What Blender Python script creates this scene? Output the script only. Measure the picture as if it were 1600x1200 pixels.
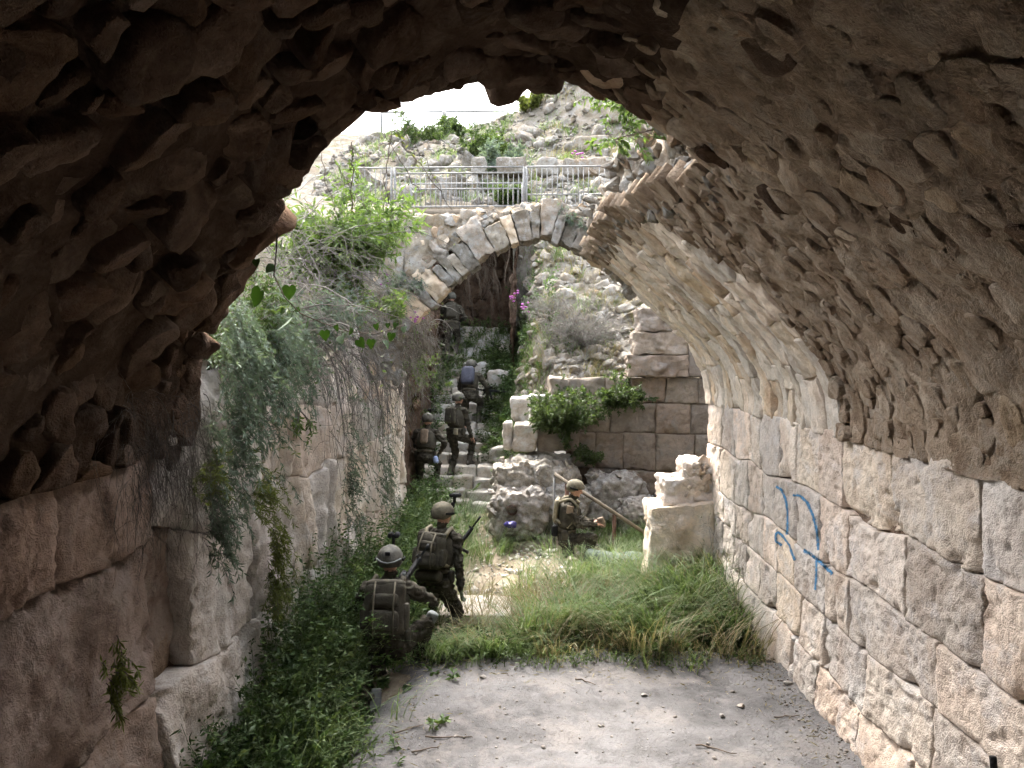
import bpy, math, random
import numpy as np
from mathutils import Vector, Matrix, Euler
from mathutils.bvhtree import BVHTree

random.seed(7)
R = np.random.default_rng(11)
scene = bpy.context.scene
for _o in list(bpy.data.objects):
    bpy.data.objects.remove(_o)
rad = math.radians

# ------------------------------------------------------------------ camera
CAMZ = 2.8
cam_d = bpy.data.cameras.new('camera')
cam_d.sensor_width = 36.0
cam_d.lens = 27.0
cam_d.clip_start = 0.05
cam_d.clip_end = 2000.0
cam = bpy.data.objects.new('camera', cam_d)
cam.location = (0, 0, CAMZ)
cam.rotation_euler = (rad(90 - 1.91), 0, rad(1.91))
scene.collection.objects.link(cam)
scene.camera = cam

# ------------------------------------------------------------------ sky, sun, exposure
SUN_EL, SUN_AZ = 56.0, -22.0            # azimuth measured from +Y towards +X
world = bpy.data.worlds.new('World')
scene.world = world
world.use_nodes = True
wn, wl = world.node_tree.nodes, world.node_tree.links
bg = wn['Background']
sky = wn.new('ShaderNodeTexSky')
sky.sky_type = 'NISHITA'
sky.sun_disc = False
sky.sun_elevation = rad(SUN_EL)
sky.sun_rotation = rad(SUN_AZ)
sky.dust_density = 4.0
sky.air_density = 1.0
sky.ozone_density = 1.0
hs = wn.new('ShaderNodeHueSaturation')
hs.inputs['Saturation'].default_value = 0.35
wl.new(sky.outputs[0], hs.inputs['Color'])
wl.new(hs.outputs[0], bg.inputs['Color'])
bg.inputs['Strength'].default_value = 0.15
sun_d = bpy.data.lights.new('sun', 'SUN')
sun_d.energy = 1.5
sun_d.angle = rad(25)
sun_d.color = (1.0, 0.95, 0.88)
sun = bpy.data.objects.new('sun', sun_d)
_dir = Vector((math.sin(rad(SUN_AZ)) * math.cos(rad(SUN_EL)), math.cos(rad(SUN_AZ)) * math.cos(rad(SUN_EL)), math.sin(rad(SUN_EL))))
sun.rotation_euler = (-_dir).to_track_quat('-Z', 'Y').to_euler()
sun.location = _dir * 60
scene.collection.objects.link(sun)
scene.view_settings.view_transform = 'Standard'
scene.view_settings.look = 'None'
scene.view_settings.gamma = 1.0
scene.view_settings.use_curve_mapping = False
scene.view_settings.exposure = 3.3
scene.render.engine = 'CYCLES'
scene.cycles.max_bounces = 6
scene.cycles.diffuse_bounces = 3
scene.cycles.glossy_bounces = 2
scene.cycles.transmission_bounces = 4
scene.cycles.use_denoising = True
scene.cycles.use_adaptive_sampling = True
scene.cycles.adaptive_threshold = 0.03
scene.cycles.adaptive_min_samples = 12
scene.cycles.caustics_reflective = False
scene.cycles.caustics_refractive = False

# ------------------------------------------------------------------ helpers
_CM = Euler((rad(90 - 1.91), 0, rad(1.91))).to_matrix()
def pix(px, py, d):
    """world point at depth y=d that projects to that pixel of the 1600x1200 photograph"""
    v = _CM @ Vector(((px - 800) / 1200.0, (600 - py) / 1200.0, -1.0))
    k = d / v.y
    return np.array([v.x * k, d, CAMZ + v.z * k])

def _hash(ix, iy, iz, seed):
    h = (ix.astype(np.int64) * 374761393 + iy.astype(np.int64) * 668265263 + iz.astype(np.int64) * 2147483647 + seed * 1274126177) & 0xFFFFFFFF
    h = ((h ^ (h >> 13)) * 1274126177) & 0xFFFFFFFF
    h = ((h ^ (h >> 16)) * 2246822519) & 0xFFFFFFFF
    return ((h ^ (h >> 15)) & 0xFFFFFF) / float(0xFFFFFF) * 2 - 1

def vnoise(P, seed=0):
    P = np.asarray(P, float)
    i = np.floor(P); f = P - i
    u = f * f * (3 - 2 * f)
    i = i.astype(np.int64)
    out = 0
    for a in (0, 1):
        for b in (0, 1):
            for c in (0, 1):
                w = (u[..., 0] if a else 1 - u[..., 0]) * (u[..., 1] if b else 1 - u[..., 1]) * (u[..., 2] if c else 1 - u[..., 2])
                out = out + w * _hash(i[..., 0] + a, i[..., 1] + b, i[..., 2] + c, seed)
    return out

def fbm(P, oct=4, seed=0, gain=0.5):
    P = np.asarray(P, float)
    out = 0; a = 1.0
    for k in range(oct):
        out = out + a * vnoise(P * (2.03 ** k) + 13.7 * k, seed + k)
        a *= gain
    return out

def sstep(a, b, x):
    t = np.clip((np.asarray(x, float) - a) / (b - a), 0, 1)
    return t * t * (3 - 2 * t)

def link(o, parent=None):
    scene.collection.objects.link(o)
    if parent is not None:
        o.parent = parent
    return o

def tag(o, label=None, cat=None, group=None, kind=None):
    if label: o['label'] = label
    if cat: o['category'] = cat
    if group: o['group'] = group
    if kind: o['kind'] = kind
    return o

def empty(name, loc=(0, 0, 0), rz=0.0):
    o = bpy.data.objects.new(name, None)
    o.location = Vector([float(c) for c in loc]); o.rotation_euler = (0, 0, rz)
    o.empty_display_size = 0.1
    return link(o)

def mesh_data(name, V, F, mats=(), smooth=True, tint=None, midx=None):
    V = np.asarray(V, np.float32)
    me = bpy.data.meshes.new(name)
    if isinstance(F, np.ndarray):
        n, k = F.shape
        me.vertices.add(len(V)); me.vertices.foreach_set('co', V.ravel())
        me.loops.add(n * k); me.loops.foreach_set('vertex_index', F.astype(np.int32).ravel())
        me.polygons.add(n)
        me.polygons.foreach_set('loop_start', np.arange(0, n * k, k, dtype=np.int32))
        me.update(calc_edges=True)
    else:
        me.from_pydata(V.tolist(), [], F); me.update()
    if smooth:
        me.polygons.foreach_set('use_smooth', np.ones(len(me.polygons), bool))
    if tint is not None:
        a = me.attributes.new('tint', 'FLOAT', 'POINT')
        a.data.foreach_set('value', np.asarray(tint, np.float32))
    for m in (mats if isinstance(mats, (list, tuple)) else [mats]):
        me.materials.append(m)
    if midx is not None:
        me.polygons.foreach_set('material_index', np.asarray(midx, np.int32))
    me.validate()
    return me

def obj(name, V, F, mat, parent=None, smooth=True, tint=None):
    return link(bpy.data.objects.new(name, mesh_data(name, V, F, mat, smooth, tint)), parent)

class MB:
    """collects shapes for ONE mesh"""
    def __init__(s): s.V = []; s.F = []; s.n = 0; s.T = []
    def add(s, V, F, tint=0.5):
        V = np.asarray(V, float).reshape(-1, 3)
        s.V.append(V); s.F.extend([tuple(int(i) + s.n for i in f) for f in F]); s.n += len(V)
        s.T.append(np.full(len(V), tint) if np.isscalar(tint) else np.asarray(tint))
        return s
    def build(s, name, mat, parent=None, smooth=True, M=None):
        V = np.concatenate(s.V)
        if M is not None:
            V = V @ np.array(M.to_3x3()).T + np.array(M.translation)
        return obj(name, V, s.F, mat, parent, smooth, np.concatenate(s.T))

def box(cx, cy, cz, sx, sy, sz):
    V = [(cx + a * sx / 2, cy + b * sy / 2, cz + c * sz / 2) for a in (-1, 1) for b in (-1, 1) for c in (-1, 1)]
    return V, [(0, 1, 3, 2), (4, 6, 7, 5), (0, 4, 5, 1), (2, 3, 7, 6), (0, 2, 6, 4), (1, 5, 7, 3)]

def rbox(c, size, r, n=5, noise=0.0, seed=0, freq=12.0):
    """rounded box, optionally lumpy"""
    size = np.asarray(size, float); g = np.linspace(-1, 1, n + 1)
    V = []; F = []; k = 0
    for ax in range(3):
        for sg in (-1, 1):
            A, B = np.meshgrid(g, g, indexing='ij')
            P = np.zeros(A.shape + (3,)); P[..., ax] = sg; P[..., (ax + 1) % 3] = A; P[..., (ax + 2) % 3] = B
            V.append(P.reshape(-1, 3))
            for i in range(n):
                for j in range(n):
                    q = [k + i * (n + 1) + j, k + (i + 1) * (n + 1) + j, k + (i + 1) * (n + 1) + j + 1, k + i * (n + 1) + j + 1]
                    F.append(tuple(q if sg > 0 else q[::-1]))
            k += (n + 1) ** 2
    V = np.concatenate(V); h = size / 2; r = min(r, h.min() * 0.999)
    P = V * h; inner = np.clip(P, -(h - r), h - r); D = P - inner
    L = np.linalg.norm(D, axis=1, keepdims=True); L[L == 0] = 1
    P = inner + D / L * r
    if noise:
        N = P / (np.linalg.norm(P, axis=1, keepdims=True) + 1e-9)
        P = P + N * (noise * fbm(P * freq + seed * 7.1, 3, seed))[:, None]
    return P + np.asarray(c, float), F

def tube(pts, rr, n=6, cap=True):
    pts = np.asarray(pts, float); m = len(pts)
    rr = np.full(m, rr) if np.isscalar(rr) else np.asarray(rr, float)
    T = np.gradient(pts, axis=0); T /= np.linalg.norm(T, axis=1, keepdims=True) + 1e-12
    ref = np.array([0, 0, 1.0]) if abs(T[:, 2]).mean() < 0.8 else np.array([1.0, 0, 0])
    A = np.cross(T, ref); A /= np.linalg.norm(A, axis=1, keepdims=True) + 1e-12
    B = np.cross(T, A)
    th = np.linspace(0, 2 * math.pi, n, endpoint=False)
    V = (pts[:, None] + rr[:, None, None] * (A[:, None] * np.cos(th)[None, :, None] + B[:, None] * np.sin(th)[None, :, None])).reshape(-1, 3)
    F = []
    for i in range(m - 1):
        for j in range(n):
            F.append((i * n + j, i * n + (j + 1) % n, (i + 1) * n + (j + 1) % n, (i + 1) * n + j))
    if cap:
        F.append(tuple(range(n - 1, -1, -1))); F.append(tuple((m - 1) * n + j for j in range(n)))
    return V, F

def tubes_np(C, r0, r1, n=3):
    """many thin tubes at once. C (N,m,3)"""
    N, m, _ = C.shape
    T = np.gradient(C, axis=1); T /= np.linalg.norm(T, axis=2, keepdims=True) + 1e-9
    ref = np.array([0.31, 0.87, 0.38])
    A = np.cross(T, ref); A /= np.linalg.norm(A, axis=2, keepdims=True) + 1e-9
    B = np.cross(T, A)
    r0 = np.broadcast_to(np.asarray(r0, float), (N,)); r1 = np.broadcast_to(np.asarray(r1, float), (N,))
    rr = r0[:, None] + (r1 - r0)[:, None] * np.linspace(0, 1, m)[None]
    th = np.linspace(0, 2 * math.pi, n, endpoint=False)
    V = C[:, :, None] + rr[:, :, None, None] * (A[:, :, None] * np.cos(th)[None, None, :, None] + B[:, :, None] * np.sin(th)[None, None, :, None])
    idx = np.arange(N * m * n).reshape(N, m, n)
    a = idx[:, :-1, :]; b = np.roll(idx, -1, axis=2)[:, :-1, :]; c = np.roll(idx, -1, axis=2)[:, 1:, :]; d = idx[:, 1:, :]
    return V.reshape(-1, 3), np.stack([a, b, c, d], -1).reshape(-1, 4)

# ------------------------------------------------------------------ materials
def new_mat(name):
    m = bpy.data.materials.new(name); m.use_nodes = True
    nt = m.node_tree; nt.nodes.clear()
    out = nt.nodes.new('ShaderNodeOutputMaterial')
    return m, nt, out

def N(nt, t, **kw):
    n = nt.nodes.new(t)
    for k, v in kw.items():
        if k.startswith('i_'):
            n.inputs[k[2:].replace('_', ' ')].default_value = v
        else:
            setattr(n, k, v)
    return n

def noise_tex(nt, vec, scale, detail=6, rough=0.6, dist=0.0):
    n = N(nt, 'ShaderNodeTexNoise'); n.inputs['Scale'].default_value = scale; n.inputs['Detail'].default_value = detail
    n.inputs['Roughness'].default_value = rough; n.inputs['Distortion'].default_value = dist
    nt.links.new(vec, n.inputs['Vector'])
    return n.outputs['Fac']

def ramp(nt, fac, stops):
    n = N(nt, 'ShaderNodeValToRGB'); cr = n.color_ramp
    while len(cr.elements) > 1: cr.elements.remove(cr.elements[0])
    for k, (p, c) in enumerate(stops):
        e = cr.elements[0] if k == 0 else cr.elements.new(p)
        e.position = p; e.color = (*c, 1) if len(c) == 3 else c
    nt.links.new(fac, n.inputs['Fac'])
    return n.outputs['Color']

def mix(nt, fac, a, b, mode='MIX'):
    n = N(nt, 'ShaderNodeMix', data_type='RGBA', blend_type=mode)
    for s, v in ((n.inputs[0], fac), (n.inputs[6], a), (n.inputs[7], b)):
        if hasattr(v, 'is_output'): nt.links.new(v, s)
        elif isinstance(v, (int, float)): s.default_value = v
        else: s.default_value = (*v, 1) if len(v) == 3 else v
    return n.outputs[2]

def math_n(nt, op, a, b=None, clamp=False):
    n = N(nt, 'ShaderNodeMath', operation=op, use_clamp=clamp)
    for i, v in enumerate((a, b)):
        if v is None: continue
        if hasattr(v, 'is_output'): nt.links.new(v, n.inputs[i])
        else: n.inputs[i].default_value = v
    return n.outputs[0]

def maprange(nt, v, a, b, c, d):
    n = N(nt, 'ShaderNodeMapRange'); nt.links.new(v, n.inputs[0])
    for i, x in enumerate((a, b, c, d)): n.inputs[i + 1].default_value = x
    return n.outputs[0]

def stone_mat(name, cols, scale=3.0, bump=0.5, bumpscale=28.0, lichen=None, lich_amt=0.5, pits=0.5, moss=None, streak=0.0, rnd=0.3, stain=(0.10, 0.075, 0.055), stain_amt=0.6):
    """weathered stone: blotchy colour, grey lichen film, dark pits, rough relief"""
    m, nt, out = new_mat(name)
    geo = N(nt, 'ShaderNodeNewGeometry'); oi = N(nt, 'ShaderNodeObjectInfo')
    off = N(nt, 'ShaderNodeVectorMath', operation='MULTIPLY_ADD')
    nt.links.new(oi.outputs['Random'], off.inputs[0]); off.inputs[1].default_value = (7.3, 3.1, 5.7); nt.links.new(geo.outputs['Position'], off.inputs[2])
    vec = off.outputs[0]
    a = noise_tex(nt, vec, scale, 4, 0.68, 0.4)
    c = ramp(nt, a, [(0.30, cols[0]), (0.5, cols[1]), (0.70, cols[2])])
    b = noise_tex(nt, vec, scale * 5.5, 4, 0.72)
    c = mix(nt, 0.55, c, ramp(nt, b, [(0.3, (0.55, 0.53, 0.5)), (0.52, (1, 1, 1)), (0.72, (1.18, 1.16, 1.12))]), 'MULTIPLY')
    rv = maprange(nt, oi.outputs['Random'], 0, 1, 1 - rnd, 1 + rnd * 0.7)
    tf = math_n(nt, 'FRACT', math_n(nt, 'MULTIPLY', oi.outputs['Random'], 7.31))
    if rnd > 0.05: c = mix(nt, 1.0, c, ramp(nt, tf, [(0.0, (1.06, 0.97, 0.90)), (0.35, (1.0, 1.0, 1.0)), (0.65, (0.93, 0.95, 0.98)), (1.0, (1.08, 1.02, 0.92))]), 'MULTIPLY')
    cm = N(nt, 'ShaderNodeCombineColor'); [nt.links.new(rv, cm.inputs[i]) for i in range(3)]
    c = mix(nt, 1.0, c, cm.outputs[0], 'MULTIPLY')
    if stain_amt:
        sv = N(nt, 'ShaderNodeVectorMath', operation='MULTIPLY'); nt.links.new(geo.outputs['Position'], sv.inputs[0])
        sv.inputs[1].default_value = (1, 1, 1 - streak)
        s = noise_tex(nt, sv.outputs[0], 1.7, 4, 0.7, 0.8)
        c = mix(nt, maprange(nt, s, 0.53, 0.72, 0, stain_amt), c, stain)
    if lichen:
        l = noise_tex(nt, vec, scale * 1.7, 5, 0.75, 0.3)
        c = mix(nt, maprange(nt, l, 0.50, 0.62, 0, lich_amt), c, lichen)
    if moss:
        l = noise_tex(nt, vec, 2.4, 4, 0.75, 0.5)
        c = mix(nt, maprange(nt, l, 0.56, 0.68, 0, 0.75), c, moss)
    p = noise_tex(nt, vec, bumpscale * 2.2, 2, 0.7, 0.6)
    pit = maprange(nt, p, 0.28, 0.42, 1, 0)
    c = mix(nt, math_n(nt, 'MULTIPLY', pit, pits * 0.6), c, (0.05, 0.038, 0.03))
    bs = N(nt, 'ShaderNodeBsdfDiffuse'); nt.links.new(c, bs.inputs['Color']); bs.inputs['Roughness'].default_value = 0.0
    hh = noise_tex(nt, vec, bumpscale * 0.45, 4, 0.85, 0.25)
    bp = N(nt, 'ShaderNodeBump'); bp.inputs['Strength'].default_value = bump; bp.inputs['Distance'].default_value = 0.03
    nt.links.new(hh, bp.inputs['Height']); nt.links.new(bp.outputs[0], bs.inputs['Normal'])
    nt.links.new(bs.outputs[0], out.inputs[0])
    return m

def leaf_mat(name, c0, c1, c2, trans=0.35, rough=0.55, scale=2.0):
    m, nt, out = new_mat(name)
    at = N(nt, 'ShaderNodeAttribute', attribute_name='tint')
    geo = N(nt, 'ShaderNodeNewGeometry')
    n = noise_tex(nt, geo.outputs['Position'], scale, 3, 0.6)
    f = math_n(nt, 'ADD', math_n(nt, 'MULTIPLY', at.outputs['Fac'], 0.75), math_n(nt, 'MULTIPLY', math_n(nt, 'SUBTRACT', n, 0.4), 0.7), True)
    c = ramp(nt, f, [(0.0, c0), (0.5, c1), (1.0, c2)])
    d = N(nt, 'ShaderNodeBsdfPrincipled'); nt.links.new(c, d.inputs['Base Color']); d.inputs['Roughness'].default_value = rough
    d.inputs['Specular IOR Level'].default_value = 0.3
    t = N(nt, 'ShaderNodeBsdfTranslucent'); nt.links.new(mix(nt, 1.0, c, (1.3, 1.35, 0.7), 'MULTIPLY'), t.inputs['Color'])
    ms = N(nt, 'ShaderNodeMixShader'); ms.inputs[0].default_value = trans
    nt.links.new(d.outputs[0], ms.inputs[1]); nt.links.new(t.outputs[0], ms.inputs[2]); nt.links.new(ms.outputs[0], out.inputs[0])
    return m

def plain_mat(name, c, rough=0.7, metal=0.0, var=0.25, scale=14.0, bump=0.15, bscale=60.0, c2=None, dist=0.01, spec=0.35):
    m, nt, out = new_mat(name)
    tc = N(nt, 'ShaderNodeTexCoord')
    vec = tc.outputs['Object']
    n = noise_tex(nt, vec, scale, 5, 0.65, 0.4)
    lo = tuple(x * (1 - var) for x in c); hi = tuple(min(1, x * (1 + var)) for x in (c2 or c))
    col = ramp(nt, n, [(0.35, lo), (0.62, hi)])
    b = N(nt, 'ShaderNodeBsdfPrincipled'); nt.links.new(col, b.inputs['Base Color'])
    b.inputs['Roughness'].default_value = rough; b.inputs['Metallic'].default_value = metal; b.inputs['Specular IOR Level'].default_value = spec
    bp = N(nt, 'ShaderNodeBump'); bp.inputs['Strength'].default_value = bump; bp.inputs['Distance'].default_value = dist
    nt.links.new(noise_tex(nt, vec, bscale, 5, 0.6), bp.inputs['Height']); nt.links.new(bp.outputs[0], b.inputs['Normal'])
    nt.links.new(b.outputs[0], out.inputs[0])
    return m

M = {}
M['ashlar'] = stone_mat('pink_limestone', [(0.50, 0.415, 0.345), (0.63, 0.548, 0.47), (0.70, 0.635, 0.56)], 1.6, 0.9, 40, lichen=(0.52, 0.49, 0.47), lich_amt=0.5, pits=0.7, streak=0.6, rnd=0.22, stain=(0.36, 0.25, 0.18), stain_amt=0.55)
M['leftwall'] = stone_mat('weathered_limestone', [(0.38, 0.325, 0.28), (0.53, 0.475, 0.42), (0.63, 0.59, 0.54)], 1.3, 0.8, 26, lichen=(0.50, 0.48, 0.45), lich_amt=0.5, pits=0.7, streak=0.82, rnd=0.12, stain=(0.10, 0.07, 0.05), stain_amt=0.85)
M['left_shade'] = stone_mat('brown_shaded_limestone', [(0.15, 0.105, 0.08), (0.24, 0.18, 0.145), (0.32, 0.26, 0.22)], 1.3, 0.8, 26, lichen=(0.26, 0.22, 0.19), lich_amt=0.5, pits=0.6, streak=0.82, rnd=0.10, stain=(0.085, 0.058, 0.042), stain_amt=0.85)  # browner, darker wall stone; shade at the near end is put into its colour
M['flank'] = stone_mat('tan_lit_rubble', [(0.20, 0.142, 0.097), (0.33, 0.255, 0.185), (0.46, 0.385, 0.30)], 3.0, 1.0, 42, lichen=(0.32, 0.275, 0.22), lich_amt=0.5, pits=0.5, rnd=0.3, stain=(0.12, 0.08, 0.05), stain_amt=0.6)  # vault rubble made lighter; stronger light on the right flank put into the colour
M['flankmortar'] = stone_mat('tan_lit_mortar', [(0.17, 0.12, 0.08), (0.295, 0.225, 0.162), (0.42, 0.35, 0.27)], 3.0, 1.0, 26, lichen=(0.30, 0.26, 0.21), lich_amt=0.5, pits=0.7, rnd=0, stain=(0.10, 0.068, 0.045), stain_amt=0.6)  # mortar lightened the same way for the brighter-lit right flank
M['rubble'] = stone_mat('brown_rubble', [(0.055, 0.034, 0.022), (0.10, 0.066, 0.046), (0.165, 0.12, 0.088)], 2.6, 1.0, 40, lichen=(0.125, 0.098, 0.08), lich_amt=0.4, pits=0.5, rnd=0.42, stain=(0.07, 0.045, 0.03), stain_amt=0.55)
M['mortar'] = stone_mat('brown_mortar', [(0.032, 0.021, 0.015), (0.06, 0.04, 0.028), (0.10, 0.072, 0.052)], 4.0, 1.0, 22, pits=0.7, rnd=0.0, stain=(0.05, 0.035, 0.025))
M['joint'] = stone_mat('joint_earth', [(0.12, 0.085, 0.06), (0.18, 0.13, 0.095), (0.25, 0.19, 0.15)], 3.0, 1.0, 22, pits=0.6, rnd=0.0)
M['voussoir'] = stone_mat('ochre_voussoir', [(0.38, 0.28, 0.19), (0.51, 0.41, 0.30), (0.58, 0.51, 0.42)], 2.0, 0.6, 22, lichen=(0.46, 0.43, 0.38), lich_amt=0.45, pits=0.5, rnd=0.2, stain=(0.15, 0.10, 0.06), stain_amt=0.7)
M['plaster'] = stone_mat('old_plaster', [(0.47, 0.385, 0.30), (0.60, 0.52, 0.425), (0.67, 0.60, 0.52)], 2.4, 0.5, 34, lichen=(0.42, 0.39, 0.34), lich_amt=0.5, pits=0.5, rnd=0.1, stain=(0.17, 0.115, 0.075), stain_amt=0.5)
M['white'] = stone_mat('lichened_limestone', [(0.13, 0.108, 0.082), (0.22, 0.20, 0.17), (0.30, 0.283, 0.258)], 3.5, 0.8, 18, lichen=(0.28, 0.28, 0.268), lich_amt=0.65, pits=0.6, rnd=0.25, stain=(0.19, 0.13, 0.075), stain_amt=0.75)
M['step'] = stone_mat('worn_step', [(0.30, 0.27, 0.225), (0.43, 0.40, 0.355), (0.52, 0.50, 0.46)], 3.5, 0.7, 20, lichen=(0.45, 0.45, 0.43), lich_amt=0.7, pits=0.6, rnd=0.2, stain=(0.17, 0.14, 0.09), stain_amt=0.5)
M['cement'] = stone_mat('cemented_rubble', [(0.19, 0.175, 0.155), (0.31, 0.295, 0.275), (0.40, 0.39, 0.37)], 7.0, 1.0, 14, lichen=(0.38, 0.38, 0.37), lich_amt=0.6, pits=0.9, rnd=0.15, stain=(0.13, 0.11, 0.08), stain_amt=0.5)
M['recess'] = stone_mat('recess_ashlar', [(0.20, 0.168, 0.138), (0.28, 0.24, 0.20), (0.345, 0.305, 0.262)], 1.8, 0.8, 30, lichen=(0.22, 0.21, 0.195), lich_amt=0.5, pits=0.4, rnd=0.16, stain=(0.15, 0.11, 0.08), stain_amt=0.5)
M['floor'] = stone_mat('dusty_floor', [(0.068, 0.066, 0.066), (0.112, 0.108, 0.108), (0.155, 0.15, 0.15)], 1.1, 0.7, 40, lichen=(0.155, 0.142, 0.134), lich_amt=0.7, pits=0.6, rnd=0, stain=(0.047, 0.043, 0.042), stain_amt=0.55)
M['soil'] = stone_mat('dry_soil', [(0.12, 0.095, 0.07), (0.20, 0.165, 0.125), (0.28, 0.245, 0.20)], 2.5, 0.9, 20, pits=0.4, rnd=0, moss=(0.07, 0.075, 0.035))
M['hill'] = stone_mat('stony_hillside', [(0.09, 0.075, 0.055), (0.145, 0.128, 0.103), (0.195, 0.18, 0.158)], 1.6, 1.0, 9, lichen=(0.21, 0.20, 0.185), lich_amt=0.7, pits=0.8, rnd=0, moss=(0.10, 0.10, 0.055), stain=(0.20, 0.145, 0.10), stain_amt=0.5)
M['pebble'] = stone_mat('pale_pebble', [(0.14, 0.125, 0.11), (0.25, 0.23, 0.21), (0.38, 0.36, 0.34)], 6.0, 0.4, 30, pits=0.2, rnd=0.3)
M['bush'] = leaf_mat('bush_leaf', (0.028, 0.045, 0.014), (0.055, 0.085, 0.028), (0.105, 0.135, 0.045))
M['dark_leaf'] = leaf_mat('undergrowth_leaf', (0.028, 0.055, 0.02), (0.075, 0.125, 0.042), (0.19, 0.22, 0.065))
M['bright'] = leaf_mat('fresh_leaf', (0.055, 0.085, 0.022), (0.095, 0.145, 0.04), (0.15, 0.20, 0.07), 0.35)
M['glauc'] = leaf_mat('grey_green_leaf', (0.07, 0.10, 0.075), (0.12, 0.16, 0.125), (0.18, 0.22, 0.175), 0.25, 0.75)
M['yellowish'] = leaf_mat('yellow_green_leaf', (0.06, 0.075, 0.015), (0.11, 0.13, 0.03), (0.16, 0.18, 0.05), 0.4)
M['ivy'] = leaf_mat('vine_leaf', (0.02, 0.045, 0.008), (0.03, 0.065, 0.012), (0.045, 0.09, 0.02), 0.15, 0.5)
M['grass'] = leaf_mat('grass_blade', (0.048, 0.08, 0.03), (0.10, 0.145, 0.06), (0.24, 0.265, 0.15), 0.35, 0.6, 1.2)
M['dry'] = leaf_mat('dry_grass_blade', (0.12, 0.095, 0.06), (0.20, 0.17, 0.11), (0.30, 0.27, 0.185), 0.3, 0.8, 1.2)
M['twig'] = leaf_mat('grey_twig', (0.085, 0.072, 0.06), (0.15, 0.135, 0.12), (0.23, 0.21, 0.19), 0.0, 0.9)
M['bark'] = plain_mat('bark', (0.10, 0.075, 0.055), 0.9, bump=0.5)
M['flower'] = plain_mat('magenta_petal', (0.30, 0.07, 0.25), 0.6)
M['violet'] = plain_mat('violet_plastic', (0.06, 0.05, 0.20), 0.45)
M['steel'] = plain_mat('galvanised_steel', (0.17, 0.17, 0.165), 0.6, 0.3, 0.25)
M['wood'] = plain_mat('grey_timber', (0.145, 0.12, 0.09), 0.85, bump=0.5, scale=5)
M['rust'] = plain_mat('rusty_post', (0.11, 0.06, 0.04), 0.85, bump=0.4)
def paint_mat():
    m, nt, out = new_mat('blue_spray_paint')
    at = N(nt, 'ShaderNodeAttribute', attribute_name='tint'); geo = N(nt, 'ShaderNodeNewGeometry')
    n = noise_tex(nt, geo.outputs['Position'], 55, 4, 0.8)
    f = math_n(nt, 'ADD', math_n(nt, 'MULTIPLY', at.outputs['Fac'], 1.6), math_n(nt, 'MULTIPLY', math_n(nt, 'SUBTRACT', n, 0.73), 3.2), True)
    d = N(nt, 'ShaderNodeBsdfDiffuse'); nt.links.new(ramp(nt, n, [(0.3, (0.045, 0.16, 0.29)), (0.7, (0.085, 0.25, 0.42))]), d.inputs['Color'])
    t = N(nt, 'ShaderNodeBsdfTransparent'); ms = N(nt, 'ShaderNodeMixShader')
    nt.links.new(f, ms.inputs[0]); nt.links.new(t.outputs[0], ms.inputs[1]); nt.links.new(d.outputs[0], ms.inputs[2]); nt.links.new(ms.outputs[0], out.inputs[0])
    return m
M['paint'] = paint_mat()
M['uniform'] = plain_mat('olive_uniform', (0.043, 0.038, 0.028), 0.9, var=0.4, scale=9, bump=0.9, bscale=16, dist=0.03, spec=0.15)
M['pack'] = plain_mat('brown_green_pack', (0.046, 0.041, 0.030), 0.85, var=0.35, scale=10, bump=0.5, bscale=60, dist=0.01, spec=0.2)
M['tanpack'] = plain_mat('tan_pouch', (0.16, 0.12, 0.085), 0.85, var=0.25, scale=12, bump=0.4)
M['navy'] = plain_mat('navy_pack', (0.035, 0.038, 0.055), 0.8, var=0.3, scale=12, bump=0.5)
M['strap'] = plain_mat('webbing', (0.075, 0.065, 0.045), 0.9, var=0.25)
M['khaki'] = plain_mat('khaki_strap', (0.20, 0.175, 0.12), 0.9, var=0.25)
M['helmet'] = plain_mat('helmet_cover', (0.07, 0.066, 0.054), 0.7, var=0.45, scale=16, bump=0.4, bscale=40)
M['helmet_tan'] = plain_mat('tan_helmet_cover', (0.105, 0.092, 0.063), 0.85, var=0.35, scale=18, bump=0.4, bscale=40)
M['helmet_dark'] = plain_mat('dark_helmet_cover', (0.065, 0.062, 0.05), 0.8, var=0.45, scale=16, bump=0.4, bscale=40)
M['black'] = plain_mat('black_polymer', (0.012, 0.012, 0.013), 0.7, var=0.3, spec=0.12)
M['boot'] = plain_mat('dusty_boot', (0.07, 0.06, 0.05), 0.85, var=0.35)
M['sole'] = plain_mat('grey_rubber_sole', (0.13, 0.13, 0.135), 0.85, var=0.2)
M['pad'] = plain_mat('grey_knee_pad', (0.16, 0.175, 0.17), 0.6, var=0.2)
M['skin'] = plain_mat('skin', (0.42, 0.24, 0.17), 0.55, var=0.1, bump=0.05)
M['glove'] = plain_mat('green_glove', (0.06, 0.075, 0.045), 0.8, var=0.3)
M['grey_green'] = plain_mat('grey_green_cloth', (0.10, 0.125, 0.105), 0.9, var=0.25, scale=5, bump=0.8, bscale=12, dist=0.03)
M['paper'] = plain_mat('white_paper', (0.70, 0.74, 0.76), 0.7, var=0.05)
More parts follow.
